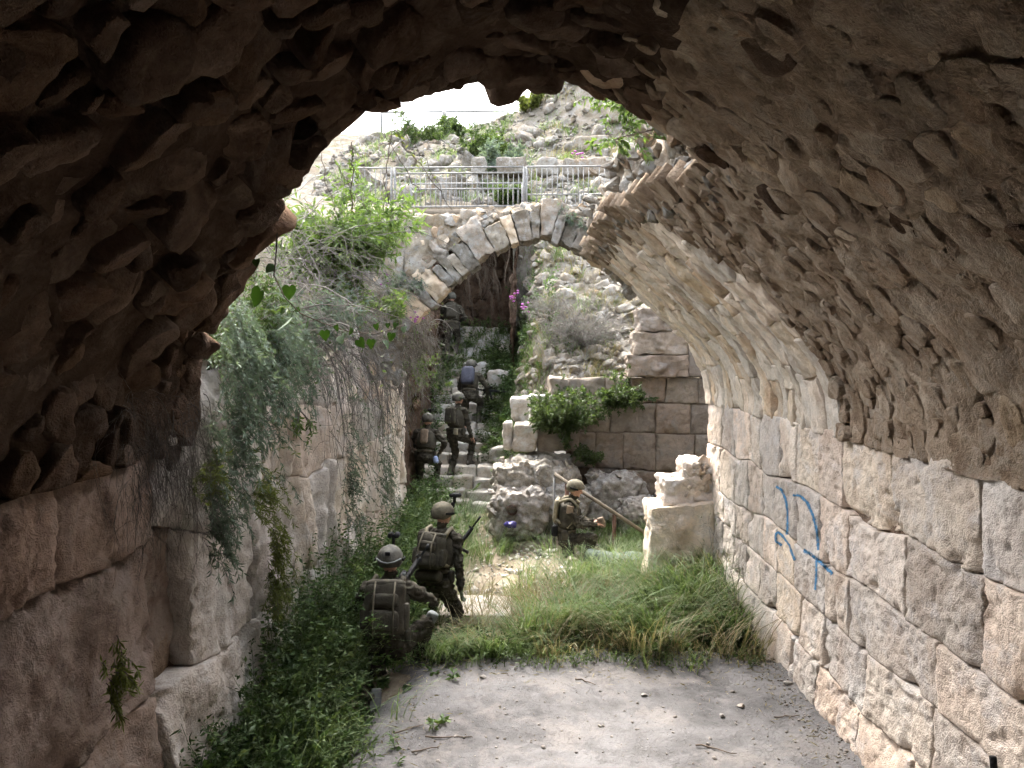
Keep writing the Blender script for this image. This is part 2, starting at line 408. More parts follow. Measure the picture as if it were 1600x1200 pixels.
# ------------------------------------------------------------------ stone builders
def patch(name, parent, mapf, u0, u1, v0, v1, mat, gap=0.008, res=0.03, relief=0.02, fine=0.006, edge=0.03, off=0.0, depth=0.2, seed=0, warp=0.02, fl=0.0, chip=0.0, fls=0.0, pit=0.0):
    """one dressed stone: a rough front grid over [u0,u1]x[v0,v1] with worn edges, and sides going back into the wall"""
    nu = max(4, int((u1 - u0) / res)); nv = max(4, int((v1 - v0) / res))
    def axis(a, b, n):
        t = np.linspace(0, 1, n + 1); e = min(0.35, 0.012 / (b - a))
        t = np.concatenate([[0, e], t[1:-1] , [1 - e, 1]]); return a + (b - a) * np.unique(t)
    gr = np.random.default_rng(seed).uniform(.25, 1.75, 4) * gap
    gu = axis(u0 + gr[0], u1 - gr[1], nu); gv = axis(v0 + gr[2], v1 - gr[3], nv)
    U, V = np.meshgrid(gu, gv, indexing='ij')
    W = np.stack([U * 1.7, V * 1.7, np.full_like(U, 3.3)], -1)
    e = np.minimum(np.minimum(U - gu[0], gu[-1] - U), np.minimum(V - gv[0], gv[-1] - V))
    Pn = np.stack([U, V, np.full_like(U, seed * 1.37)], -1)
    wobble = fbm(Pn * 6, 3, seed)
    ew = 0.022 * (1 + 0.6 * wobble) + 0.004
    h = off + relief * fbm(Pn * 3.2, 4, seed + 3) + fine * fbm(Pn * 21, 3, seed + 5)
    if fl: h = h + fl * (1 - 2 * np.abs(vnoise(np.stack([U * 3.6, V * 0.55, U * 0], -1), 8)) - .3)
    if pit: h = h - pit * sstep(0.35, 0.8, vnoise(Pn * 15, seed + 31)) - pit * .6 * sstep(0.3, 0.7, vnoise(Pn * 31, seed + 32))
    if fls: h = h + fls * vnoise(np.stack([U * 1.2, V * 16, U * 0], -1), seed % 7 + 8)
    h = h - edge * np.exp(-e / (ew * 0.6))
    if chip:
        c = sstep(0.25, 0.75, fbm(Pn * 4.5, 3, seed + 11))
        h = h - chip * c * np.exp(-e / 0.06)
    Uw = U + warp * vnoise(W, 5) + 0.35 * gap * vnoise(Pn * 16, seed + 21); Vw = V + warp * vnoise(W, 6) + 0.35 * gap * vnoise(Pn * 16, seed + 22)
    P = mapf(Uw, Vw, h)
    a, b = U.shape
    idx = np.arange(a * b).reshape(a, b)
    F = np.stack([idx[:-1, :-1], idx[1:, :-1], idx[1:, 1:], idx[:-1, 1:]], -1).reshape(-1, 4)
    ring = np.concatenate([idx[:-1, 0], idx[-1, :-1], idx[:0:-1, -1], idx[0, :0:-1]])
    Pb = mapf(Uw, Vw, np.full_like(U, -depth)).reshape(-1, 3)[ring]
    V3 = np.concatenate([P.reshape(-1, 3), Pb])
    k = len(ring); r2 = a * b + np.arange(k)
    F2 = np.stack([ring, r2, np.roll(r2, -1), np.roll(ring, -1)], -1)
    F = np.concatenate([F, F2])
    q = F[len(F) // 4]; nrm = np.cross(V3[q[1]] - V3[q[0]], V3[q[2]] - V3[q[1]])
    mid = (a // 2, b // 2)
    o1 = mapf(Uw[mid], Vw[mid], np.array(0.0)); o2 = mapf(Uw[mid], Vw[mid], np.array(0.1))
    if np.dot(nrm, o2 - o1) < 0: F = F[:, ::-1]
    return obj(name, V3, F, mat, parent)

def ico(sub):
    t = (1 + 5 ** 0.5) / 2
    V = [(-1, t, 0), (1, t, 0), (-1, -t, 0), (1, -t, 0), (0, -1, t), (0, 1, t), (0, -1, -t), (0, 1, -t), (t, 0, -1), (t, 0, 1), (-t, 0, -1), (-t, 0, 1)]
    V = [np.array(v) / np.linalg.norm(v) for v in V]
    F = [(0, 11, 5), (0, 5, 1), (0, 1, 7), (0, 7, 10), (0, 10, 11), (1, 5, 9), (5, 11, 4), (11, 10, 2), (10, 7, 6), (7, 1, 8), (3, 9, 4), (3, 4, 2), (3, 2, 6), (3, 6, 8), (3, 8, 9), (4, 9, 5), (2, 4, 11), (6, 2, 10), (8, 6, 7), (9, 8, 1)]
    for _ in range(sub):
        mid = {}; F2 = []
        def m(a, b):
            k = (min(a, b), max(a, b))
            if k not in mid:
                p = V[a] + V[b]; V.append(p / np.linalg.norm(p)); mid[k] = len(V) - 1
            return mid[k]
        for a, b, c in F:
            x, y, z = m(a, b), m(b, c), m(c, a); F2 += [(a, x, z), (b, y, x), (c, z, y), (x, y, z)]
        F = F2
    return np.array(V), np.array(F)

def rock_shape(sub, seed, cuts=11, rough=0.10):
    """an angular broken stone of about unit radius"""
    r = np.random.default_rng(seed)
    V, F = ico(sub); P = V.copy()
    for _ in range(cuts):
        n = r.normal(size=3); n /= np.linalg.norm(n); h = r.uniform(0.45, 0.8)
        d = P @ n; P = P - np.outer(np.maximum(d - h, 0) * 0.92, n)
    P = P * (1 + rough * fbm(V * 2.2 + seed, 4, seed, 0.55))[:, None]
    return P, F

ROCKS = [rock_shape(3, 100 + i, 13, 0.09) for i in range(10)]
ROCKS_LO = [rock_shape(2, 200 + i, 12, 0.22) for i in range(10)]
_rock_cache = {}
def rock_mesh(i, mat):
    k = (i, mat.name)
    if k not in _rock_cache:
        P, F = ROCKS[i]; _rock_cache[k] = mesh_data('stone', P, F, mat)
    return _rock_cache[k]

def frame_from(n, spin=0.0):
    n = np.asarray(n, float); n = n / np.linalg.norm(n)
    a = np.cross(n, (0.0, 1.0, 0.0) if abs(n[1]) < 0.8 else (1.0, 0, 0)); a /= np.linalg.norm(a)
    b = np.cross(n, a); c, s = math.cos(spin), math.sin(spin)
    return np.stack([a * c + b * s, b * c - a * s, n], 1)

def put_rock(name, parent, i, pos, B, sc, mat):
    o = bpy.data.objects.new(name, rock_mesh(i % len(ROCKS), mat))
    m = np.eye(4); m[:3, :3] = B @ np.diag(sc); m[:3, 3] = pos
    o.matrix_basis = Matrix(m.tolist())
    return link(o, parent)

def merged_rocks(name, items, mat, parent=None, shapes=ROCKS_LO, smooth=False):
    """items: (i, pos, B, sc) -> ONE mesh"""
    Vs, Fs, n = [], [], 0
    for i, pos, B, sc in items:
        P, F = shapes[i % len(shapes)]
        Vs.append((P * sc) @ B.T + pos); Fs.append(F + n); n += len(P)
    return obj(name, np.concatenate(Vs), np.concatenate(Fs), mat, parent, smooth)

# ------------------------------------------------------------------ vault profile (x, z) : pointed-ish barrel
_pp = np.array([(2.25, -0.60), (2.24, -0.35), (2.16, -0.10), (1.99, 0.15), (1.76, 0.40), (1.48, 0.67), (1.16, 0.97), (0.84, 1.26), (0.50, 1.48), (0.2, 1.60), (0, 1.63)])
_pp = np.concatenate([_pp[:-1], (_pp * [-1, 1])[::-1]])
def _smooth_curve(p, n=400, it=6):
    for _ in range(it):
        q = 0.75 * p[:-1] + 0.25 * p[1:]; r_ = 0.25 * p[:-1] + 0.75 * p[1:]
        p2 = np.empty((2 * len(q), 2)); p2[0::2] = q; p2[1::2] = r_
        p = np.concatenate([p[:1], p2, p[-1:]])
        if len(p) > 900: break
    L = np.concatenate([[0], np.cumsum(np.linalg.norm(np.diff(p, axis=0), axis=1))])
    s = np.linspace(0, L[-1], n)
    return np.stack([np.interp(s, L, p[:, 0]), np.interp(s, L, p[:, 1])], 1), L[-1]
PROF, PLEN = _smooth_curve(_pp)
PROF[:, 1] += CAMZ
SGRID = np.linspace(-PLEN / 2, PLEN / 2, len(PROF))       # s<0: right side, 0 crown, s>0: left side
PT = np.gradient(PROF, axis=0); PT /= np.linalg.norm(PT, axis=1, keepdims=True)
PN = np.stack([-PT[:, 1], PT[:, 0]], 1)                   # points inward (towards the axis)
if PN[len(PN) // 2, 1] > 0: PN = -PN
def vmap(s, d, h):
    s = np.asarray(s, float); d = np.asarray(d, float); h = np.asarray(h, float)
    x = np.interp(s, SGRID, PROF[:, 0]); z = np.interp(s, SGRID, PROF[:, 1])
    nx = np.interp(s, SGRID, PN[:, 0]); nz = np.interp(s, SGRID, PN[:, 1])
    return np.stack([x + nx * h, d + 0 * x, z + nz * h], -1)
def s_of_x(x):
    return np.interp(-x, -PROF[:, 0], SGRID)
_bx = np.array([(-2.3, 4.7), (-2.15, 4.75), (-1.75, 4.3), (-1.4, 3.9), (-1.09, 3.72), (-0.76, 4.0), (-0.47, 4.12), (0.0, 4.45), (0.37, 4.5), (0.99, 4.3), (2.3, 4.3)])
_xb = np.array([(4.3, 1.02), (5.0, 1.06), (5.5, 1.00), (7.4, 0.79), (9.4, 0.76), (10.3, 0.72)])
def dmax(s):
    return np.interp(-np.asarray(s), -s_of_x(_bx[:, 0]), _bx[:, 1])
def inside(s, d, m=0.0):
    """True where the vault still stands"""
    x = np.interp(s, SGRID, PROF[:, 0])
    return (d < dmax(s) + m) | ((x > np.interp(d, _xb[:, 0], _xb[:, 1]) - m) & (d < 10.3 + m))

vault = empty('stone_vault', (2.3, 2.0, 2.2))
tag(vault, 'broken barrel vault of dark brown rubble masonry overhead, open to the sky', 'vault')
def vchild(o):
    o.matrix_parent_inverse = Matrix.Translation(-vault.location); return o

def build_shell():
    ds = 0.05; S = np.arange(-PLEN / 2, PLEN / 2 + ds / 2, ds); D = np.concatenate([np.arange(-5, 1.5, 0.35), np.arange(1.5, 10.36, ds)])
    ss, dd = np.meshgrid(S, D, indexing='ij')
    Pn = np.stack([ss, dd, 0 * ss], -1)
    left_ = sstep(-0.9, 0.1, ss); strip_ = sstep(5.2, 6.0, dd) * sstep(-.5, -.9, ss); h = 0.002 - 0.042 * left_ - 0.08 * strip_ + (0.016 + 0.034 * left_) * fbm(Pn * 2.6, 4, 41) + 0.014 * (1 - left_) * fbm(Pn * np.array([2.0, 11.0, 1.0]), 3, 45) + 0.016 * fbm(Pn * 13, 2, 43)
    inner = vmap(ss, dd, h)
    th = 0.52 + 0.07 * fbm(Pn * 2.2, 4, 47) + 0.05 * fbm(Pn * 9, 2, 48)
    outer = vmap(ss, dd, -th)
    jit = 0.02 * np.stack([fbm(Pn * 9, 2, 51), fbm(Pn * 9, 2, 52), fbm(Pn * 9, 2, 53)], -1)
    inner = inner + jit; outer = outer + jit * 2
    sc = 0.5 * (S[:-1] + S[1:]); dc = 0.5 * (D[:-1] + D[1:])
    sC, dC = np.meshgrid(sc, dc, indexing='ij')
    keep = inside(sC, dC, 0.07 * fbm(np.stack([sC * 4, dC * 4, 0 * sC], -1), 3, 61) + 0.04 * fbm(np.stack([sC * 9, dC * 9, 0 * sC], -1), 2, 62))
    a, b = ss.shape
    idx = np.arange(a * b).reshape(a, b); n = a * b
    q = np.stack([idx[:-1, :-1], idx[1:, :-1], idx[1:, 1:], idx[:-1, 1:]], -1)[keep]
    F = [q, q[:, ::-1] + n]
    kp = np.pad(keep, 1)
    I, J = np.nonzero(keep)
    for di, dj, c0, c1 in ((-1, 0, (0, 1), (0, 0)), (1, 0, (1, 0), (1, 1)), (0, -1, (0, 0), (1, 0)), (0, 1, (1, 1), (0, 1))):
        m = ~kp[I + 1 + di, J + 1 + dj]
        p0 = idx[I[m] + c0[0], J[m] + c0[1]]; p1 = idx[I[m] + c1[0], J[m] + c1[1]]
        F.append(np.stack([p0, p1, p1 + n, p0 + n], -1))
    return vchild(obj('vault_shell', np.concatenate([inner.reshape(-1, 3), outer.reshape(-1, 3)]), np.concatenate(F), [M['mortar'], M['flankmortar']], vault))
_sh = build_shell()
_c = np.empty(len(_sh.data.polygons) * 3, np.float32); _sh.data.polygons.foreach_get('center', _c); _c = _c.reshape(-1, 3)
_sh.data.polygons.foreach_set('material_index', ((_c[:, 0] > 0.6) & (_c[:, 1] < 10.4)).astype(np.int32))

def strip_top(d):
    return float(s_of_x(0.80) if d > 6.6 else s_of_x(0.80 + 0.95 * (6.6 - d))) - 0.03 - .04 * math.sin(d * 9)
def clip_poly(P, n, c):
    """keep the side n.x <= c of a convex polygon"""
    out = []; d = P @ n - c; m = len(P)
    for k in range(m):
        a, b = d[k], d[(k + 1) % m]
        if a <= 0: out.append(P[k])
        if (a < 0) != (b < 0) and a != b: out.append(P[k] + (P[(k + 1) % m] - P[k]) * (a / (a - b)))
    return np.array(out) if len(out) > 2 else None
def fitted_stone(poly, gap, h0, tilt, bulge, r, mapf, seed, rough=1.0):
    """a rubble stone filling a polygon of the (s,d) surface, with a slightly domed, tilted, uneven face"""
    c = poly.mean(0); rad_ = np.linalg.norm(poly - c, axis=1).mean()
    P = c + (poly - c) * max(0.3, 1 - gap / rad_)
    q = np.empty((2 * len(P), 2)); nx = np.roll(P, -1, 0); q[0::2] = 0.8 * P + 0.2 * nx; q[1::2] = 0.2 * P + 0.8 * nx
    # resample the outline
    L = np.concatenate([[0], np.cumsum(np.linalg.norm(np.diff(np.vstack([q, q[:1]]), axis=0), axis=1))]); n = 18
    t = np.linspace(0, L[-1], n, endpoint=False); Q = np.vstack([q, q[:1]]); O = np.stack([np.interp(t, L, Q[:, 0]), np.interp(t, L, Q[:, 1])], 1)
    O = O + (O - c) * (0.16 * fbm(np.stack([O[:, 0] * 11, O[:, 1] * 11, 0 * t + seed], 1), 2, seed))[:, None]
    fs = np.repeat([1.0, 1.0, 0.94, 0.80, 0.55, 0.28], n); V = c + (np.tile(O, (6, 1)) - c) * fs[:, None]; V = np.vstack([V, c])
    fs = np.append(fs, 0.0); e = np.append(np.repeat([0, 0.0, 0.8, 1, 1, 1], n), 1.0)
    x = np.stack([V[:, 0] * 6, V[:, 1] * 6, np.full(len(V), seed * 0.7)], 1)
    H = h0 + (V - c) @ tilt + rough * (0.030 * fbm(x, 2, seed) + 0.009 * vnoise(x * 4.5, seed + 1)) + bulge * ((1 - fs ** 2) * 0.5 + 0.5 * e) - bulge * 0.5
    H = np.clip(H, h0 - 0.05, h0 + 0.06); H[:n] -= 0.14
    F = []
    for k in range(5):
        for j in range(n): F.append((k * n + j, k * n + (j + 1) % n, (k + 1) * n + (j + 1) % n, (k + 1) * n + j))
    for j in range(n): F.append((5 * n + j, 5 * n + (j + 1) % n, 6 * n))
    return mapf(V[:, 0], V[:, 1], H), F
def vault_rubble():
    r = np.random.default_rng(5)
    n = 30000; S_ = r.uniform(-PLEN / 2 - .05, PLEN / 2 + .05, n); D_ = r.uniform(0.6, 10.4, n)
    ok = inside(S_, D_, 0.08) & ~((D_ > 5.8) & (S_ < np.array([strip_top(d) for d in D_]) - .02)); S_, D_ = S_[ok], D_[ok]
    base = np.interp(S_, [-2.2, -0.9, -0.2, 0.6], [0.07, 0.075, 0.095, 0.115]) * np.where(D_ < 2.0, 1.5, 1.0) * np.where((D_ > 5) , .85, 1)
    W = base * r.choice([0.5, 0.8, 1.1, 1.45], len(S_), p=[.38, .3, .22, .10])
    o = np.argsort(-W); S_, D_, W = S_[o], D_[o], W[o]
    asp = 1.25                                              # stones lie longer along the arch
    A = np.zeros((6000, 3)); na = 0
    for s_, d_, w_ in zip(S_, D_, W):
        B_ = A[:na]
        if na and np.any(((B_[:, 0] - s_) / asp) ** 2 + (B_[:, 1] - d_) ** 2 < ((B_[:, 2] + w_) * 0.72) ** 2): continue
        A[na] = (s_, d_, w_); na += 1
    A = A[:na]
    cells = []
    for k in range(len(A)):
        p = A[k, :2]; w = A[k, 2]; R_ = w * 1.3
        poly = p + np.array([(-1, -1), (1, -1), (1, 1), (-1, 1)]) * [R_ * asp, R_]
        dist = np.hypot((A[:, 0] - p[0]) / asp, A[:, 1] - p[1])
        for q in np.argsort(dist)[1:22]:
            if dist[q] > 4.2 * w + .3: break
            v = (A[q, :2] - p); n_ = v / np.array([asp * asp, 1.0]); L2 = v @ n_
            t = 0.5 + 0.5 * (w * w - A[q, 2] ** 2) / L2 * 0.6
            poly2 = clip_poly(poly, n_, n_ @ p + L2 * min(max(t, .2), .8))
            if poly2 is None: break
            poly = poly2
        cells.append(poly)
    app = A[:, 2] / np.maximum(A[:, 1], 2.4) * (A[:, 1] > 2.0)
    order = np.argsort(-app); acc = {0: [[], [], 0], 1: [[], [], 0]}
    for rank, k in enumerate(order):
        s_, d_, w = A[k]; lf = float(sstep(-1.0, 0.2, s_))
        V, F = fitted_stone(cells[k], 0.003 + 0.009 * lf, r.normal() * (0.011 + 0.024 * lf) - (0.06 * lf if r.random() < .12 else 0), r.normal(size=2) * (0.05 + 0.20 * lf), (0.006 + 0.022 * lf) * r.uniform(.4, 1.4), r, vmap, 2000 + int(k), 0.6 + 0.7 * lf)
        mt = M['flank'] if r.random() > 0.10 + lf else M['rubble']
        if rank < 295: vchild(obj('stone', V, F, mt, vault))
        else: q = acc[int(lf > .5)]; q[0].append(V); q[1].extend([tuple(i + q[2] for i in f) for f in F]); q[2] += len(V)
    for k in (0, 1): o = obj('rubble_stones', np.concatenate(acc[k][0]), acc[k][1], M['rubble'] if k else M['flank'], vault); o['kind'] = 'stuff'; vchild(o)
vault_rubble()

# broken stones round the edge of the hole (they make its ragged outline)
def vault_edge():
    r = np.random.default_rng(8); items = []
    ea = np.concatenate([np.stack([s_of_x(_bx[:-1, 0]), _bx[:-1, 1]], 1), np.stack([s_of_x(_xb[:, 1]), _xb[:, 0]], 1)])
    L = np.concatenate([[0], np.cumsum(np.linalg.norm(np.diff(ea, axis=0), axis=1))])
    u = 0.0
    while u < L[-1]:
        s = np.interp(u, L, ea[:, 0]); d = np.interp(u, L, ea[:, 1]); rt = u > np.interp(0.86, -ea[:10, 0] * 0 + _bx[:10, 0], L[:10])
        for hh in (0.0, -0.16, -0.30, -0.42):
            w = r.uniform(0.05, 0.09) if rt else r.uniform(0.07, 0.15) * (0.8 if hh else 1)
            p = vmap(s + (r.uniform(-.1, 0.02) if rt else 0), d + (0 if rt else -0.03) + r.uniform(-0.10, 0.06), hh - 0.03 + r.uniform(-0.05, 0.03))
            B = frame_from((vmap(s, d, 1.0) - vmap(s, d, 0.0)) + r.normal(size=3) * 0.22, r.uniform(0, 6.28))
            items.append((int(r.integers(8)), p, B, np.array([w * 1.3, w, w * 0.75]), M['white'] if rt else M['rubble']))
        u += r.uniform(0.07, 0.13) if rt else r.uniform(0.10, 0.19)
    for _ in range(260):
        d = 4.45 + 5.75 * r.random() ** 1.3; s = float(s_of_x(np.interp(d, _xb[:, 0], _xb[:, 1]))); f = r.random(); w = r.uniform(0.04, 0.10)
        p = vmap(s + f * r.uniform(0.30, 0.50) - .02, d, -(0.03 + 0.47 * f))
        B = frame_from((vmap(s, d, 1.0) - vmap(s, d, 0.0)) * [1, 1, 1] + r.normal(size=3) * 0.4, r.uniform(0, 6.28))
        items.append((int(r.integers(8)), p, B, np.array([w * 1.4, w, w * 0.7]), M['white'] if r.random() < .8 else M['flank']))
    for i, p, B, sc, mt in items: vchild(put_rock('edge_stone', vault, i, p, B, sc, mt))
vault_edge()
def vault_lip():
    # the broken core of the vault, overhanging its facing
    D, Fz = np.meshgrid(np.arange(4.4, 10.25, 0.06), np.linspace(0, 1.6, 22), indexing='ij')
    s0 = s_of_x(np.interp(D, _xb[:, 0], _xb[:, 1])); f = np.minimum(Fz, 1); bk = np.clip(Fz - 1, 0, 1)
    nz_ = fbm(np.stack([D * 4, Fz * 4, 0 * D], -1), 4, 77)
    P = vmap(s0 + f * (0.34 + 0.10 * nz_) - 0.03 - bk * .5, D, -(0.02 + 0.46 * f + 0.05 * nz_ * f + 0.1 * bk)) + 0.03 * np.stack([fbm(np.stack([D * 11, Fz * 9, 0 * D + q], -1), 2, 78 + q) for q in range(3)], -1)
    a, b = D.shape; idx = np.arange(a * b).reshape(a, b)
    vchild(obj('broken_core', P.reshape(-1, 3), np.stack([idx[:-1, :-1], idx[1:, :-1], idx[1:, 1:], idx[:-1, 1:]], -1).reshape(-1, 4), M['white'], vault))
vault_lip()

# arch strips of dressed stone on the right flank and their plaster skin
def vault_strips():
    r = np.random.default_rng(21)
    d = 5.75; k = 0
    smin = -PLEN / 2 + 0.0
    while d < 10.2:
        w = r.uniform(0.12, 0.34)
        d1 = min(d + w, 10.28)
        s = smin
        top = strip_top(d + w / 2)
        lo = r.uniform(-0.012, 0.012)
        while s < top - 0.12:
            l = r.uniform(0.35, 0.95)
            s1 = min(s + l, top)
            if s1 > top - 0.2: s1 = top
            mt = M['plaster'] if r.random() < 0.7 else M['voussoir']
            vchild(patch('voussoir', vault, vmap, s, s1, d, d1, mt, gap=0.002, res=0.035, relief=0.022, fine=0.012, edge=0.006, off=lo * .6 + r.uniform(-0.006, 0.006), depth=0.2, seed=900 + k, warp=0.06, chip=0.05, fls=0.011))
            s = s1; k += 1
        d = d1
vault_strips()

# ------------------------------------------------------------------ side walls
def backing(name, parent, mapf, u0, u1, v0, v1, res, h, mat, amp=0.02):
    U, V = np.meshgrid(np.arange(u0, u1 + res / 2, res), np.arange(v0, v1 + res / 2, res), indexing='ij')
    P = mapf(U, V, h + amp * fbm(np.stack([U * 6, V * 6, 0 * U], -1), 3, 71))
    a, b = U.shape; idx = np.arange(a * b).reshape(a, b)
    F = np.stack([idx[:-1, :-1], idx[1:, :-1], idx[1:, 1:], idx[:-1, 1:]], -1).reshape(-1, 4)
    return obj(name, P.reshape(-1, 3), F, mat, parent)

def rmap(u, v, h):      # right wall: u along y, v up, h towards the axis
    u = np.asarray(u, float); v = np.asarray(v, float)
    return np.stack([2.25 - np.asarray(h, float) + 0.05 * sstep(0.6, 0, v) * -1.0, u, v + 0 * u], -1)
def lmap(u, v, h):
    u = np.asarray(u, float); v = np.asarray(v, float)
    return np.stack([-2.27 + np.asarray(h, float) + 0.09 * sstep(1.0, 0, v) - 0.12 * sstep(2.0, 2.7, v), u, v + 0 * u], -1)

wr = empty('ashlar_wall', (2.3, 5.5, 0)); tag(wr, 'pinkish limestone block wall under the vault, with blue graffiti', 'wall')
def wchild(o, w): o.matrix_parent_inverse = Matrix.Translation(-w.location); return o
wchild(backing('wall_core', wr, rmap, -5.0, 10.3, -0.3, 2.35, 0.1, -0.075, M['joint']), wr)
RIGHT_BLOCKS = []
def right_wall():
    r = np.random.default_rng(31)
    rows = [(-0.15, 0.38), (0.38, 0.79), (0.79, 1.20), (1.20, 1.68), (1.68, 2.24)]
    fixed = [[2.2, 3.1, 3.75, 4.6, 5.3, 6.1, 6.75, 7.3, 7.9, 8.6, 9.2, 9.75, 10.25],
             [1.7, 2.75, 3.62, 4.42, 5.25, 6.05, 6.6, 7.25, 7.8, 8.3, 8.9, 9.4, 10.0, 10.25],
             [1.5, 2.5, 3.55, 4.35, 5.55, 6.05, 6.75, 7.2, 7.7, 8.25, 8.8, 9.3, 9.85, 10.25],
             [1.6, 2.9, 3.95, 4.75, 5.62, 6.18, 6.72, 7.35, 7.75, 8.3, 8.85, 9.5, 10.25],
             [1.4, 2.6, 3.97, 4.95, 5.75, 6.2, 6.75, 7.2, 7.85, 8.2, 8.9, 9.5, 10.25]]
    k = 0
    for (v0, v1), js in zip(rows, fixed):
        for a, b in zip(js[:-1], js[1:]):
            near = b < 7
            o = patch('block', wr, rmap, a, b, v0, v1, M['ashlar'], gap=0.004 + 0.004 * r.random(), res=0.016 if near else 0.03, relief=0.009, fine=0.007, edge=0.008, off=r.uniform(-0.009, 0.009), depth=0.16, seed=1100 + k, warp=0.06, chip=0.08, pit=0.016)
            wchild(o, wr); RIGHT_BLOCKS.append(o); k += 1
    for a, b in ((-2, -0.7), (-0.7, 0.5), (0.5, 1.5)):
        for (v0, v1) in rows: wchild(patch('block', wr, rmap, a, b, v0, v1, M['ashlar'], res=0.1, seed=k + 1400), wr); k += 1
right_wall()

wl_ = empty('weathered_wall', (-2.3, 7.5, 0)); tag(wl_, 'weathered pale stone wall of huge fluted blocks, overgrown along its top', 'wall')
wchild(backing('wall_core', wl_, lmap, -5.0, 12.95, -0.5, 2.75, 0.1, -0.16, M['joint'], 0.05), wl_)
def left_wall():
    r = np.random.default_rng(33)
    rows = [(-0.5, 0.75, [1.6, 3.1, 4.45, 5.6, 6.55, 7.5, 8.6, 9.8, 11.1, 12.3, 12.92]),
            (0.75, 1.66, [1.2, 2.7, 4.50, 4.92, 5.95, 6.9, 7.6, 8.4, 9.1, 9.9, 10.8, 11.7, 12.5, 12.92]),
            (1.66, 2.32, [1.0, 2.3, 3.55, 4.50, 5.35, 6.2, 7.0, 7.6, 8.35, 9.2, 10.1, 11.0, 12.0, 12.92]),
            (2.32, 2.72, [4.9, 5.9, 6.7, 7.7, 8.7, 9.6, 10.6, 11.5, 12.92])]
    k = 0
    for v0, v1, js in rows:
        for a, b in zip(js[:-1], js[1:]):
            off = r.uniform(-0.025, 0.025)
            if abs(a - 4.5) < 0.1 and b < 5.0: off = -0.14
            o = patch('block', wl_, lmap, a, b, v0, v1, M['leftwall'] if b > 5 else M['left_shade'], gap=0.006, res=0.026 if b < 7 else 0.036, relief=0.035, fine=0.012, edge=0.010, pit=0.02, off=off, depth=0.26, seed=1500 + k, warp=0.13, fl=0.10 if a > 5 else 0.02, chip=0.10)
            wchild(o, wl_); k += 1
    # end face of the wall at the stair
    def emap(u, v, h): return np.stack([-2.25 - np.asarray(u, float), 12.95 + np.asarray(h, float), np.asarray(v, float) + 0 * np.asarray(u)], -1)
    for k2, (v0, v1) in enumerate(((-0.4, 0.7), (0.7, 1.6), (1.6, 2.7))):
        wchild(patch('block', wl_, emap, 0, 0.8, v0, v1, M['leftwall'], res=0.06, seed=1600 + k2, depth=0.3), wl_)
left_wall()

# unseen wall added behind the viewer to keep the vault dim
bw = empty('added_end_wall', (0, -4.6, 0)); tag(bw, 'plain unseen rubble wall added behind the viewer to keep the vault dim', 'wall')
def bmap(u, v, h): return np.stack([np.asarray(u, float), -4.8 + np.asarray(h, float), np.asarray(v, float) + 0 * np.asarray(u)], -1)
wchild(backing('wall_face', bw, bmap, -2.6, 2.6, -0.3, 4.9, 0.1, 0.0, M['mortar'], 0.06), bw)

# ------------------------------------------------------------------ ground of the court, vault floor, terrain
def ground_z(x, y):
    x = np.asarray(x, float); y = np.asarray(y, float)
    z = -0.26 * sstep(6.6, 7.6, y) * (1 - sstep(11.3, 13.3, y)) * (0.55 + 0.45 * sstep(0.8, -0.6, x))
    z = z - 0.16 * sstep(-0.85, -1.3, x) * sstep(6.8, 6.2, y)
    z = z + 0.10 * sstep(-1.5, -2.2, x) + 0.18 * sstep(1.5, 2.4, x) * sstep(7, 8.5, y)
    return z + 0.02 * fbm(np.stack([x * 2, y * 2, 0 * x], -1), 4, 81)
def stairs_z(y): return np.maximum(0.0, 0.18 * (np.asarray(y, float) - 13.9) / 0.3)
def grid_xy(xs, ys):
    X, Y = np.meshgrid(xs, ys, indexing='ij'); a, b = X.shape; idx = np.arange(a * b).reshape(a, b)
    return X, Y, np.stack([idx[:-1, :-1], idx[1:, :-1], idx[1:, 1:], idx[:-1, 1:]], -1)
X, Y, Fq = grid_xy(np.arange(-2.7, 3.75, 0.06), np.arange(6.2, 14.6, 0.06))
Z = ground_z(X, Y) - 0.012 - 0.05 * sstep(7.0, 6.5, Y)
g = obj('ground', np.stack([X, Y, Z], -1).reshape(-1, 3), Fq.reshape(-1, 4), M['soil']); tag(g, kind='structure')

def floor_edge(x): return 7.15 + 0.22 * fbm(np.stack([np.asarray(x) * 1.3, 0 * np.asarray(x), 0 * np.asarray(x)], -1), 3, 83)
X, Y, Fq = grid_xy(np.arange(-2.45, 2.42, 0.035), np.concatenate([np.arange(-5, 4.0, 0.25), np.arange(4.0, 7.6, 0.035)]))
Pn = np.stack([X, Y, 0 * X], -1)
Z = 0.020 * fbm(Pn * 1.6, 4, 85) + 0.007 * fbm(Pn * 13, 3, 86) + 0.05 * sstep(2.0, 2.3, X) - 0.03
xl = -1.12 + 0.12 * fbm(Pn * 2.0, 3, 87)
Z = Z - 0.22 * sstep(-0.15, 0.7, Y - floor_edge(X)) - 0.18 * sstep(0.0, -0.35, X - xl) * sstep(4.2, 5.2, Y)
fl = obj('floor', np.stack([X, Y, Z + 0.03], -1).reshape(-1, 3), Fq.reshape(-1, 4), M['floor']); tag(fl, kind='structure')

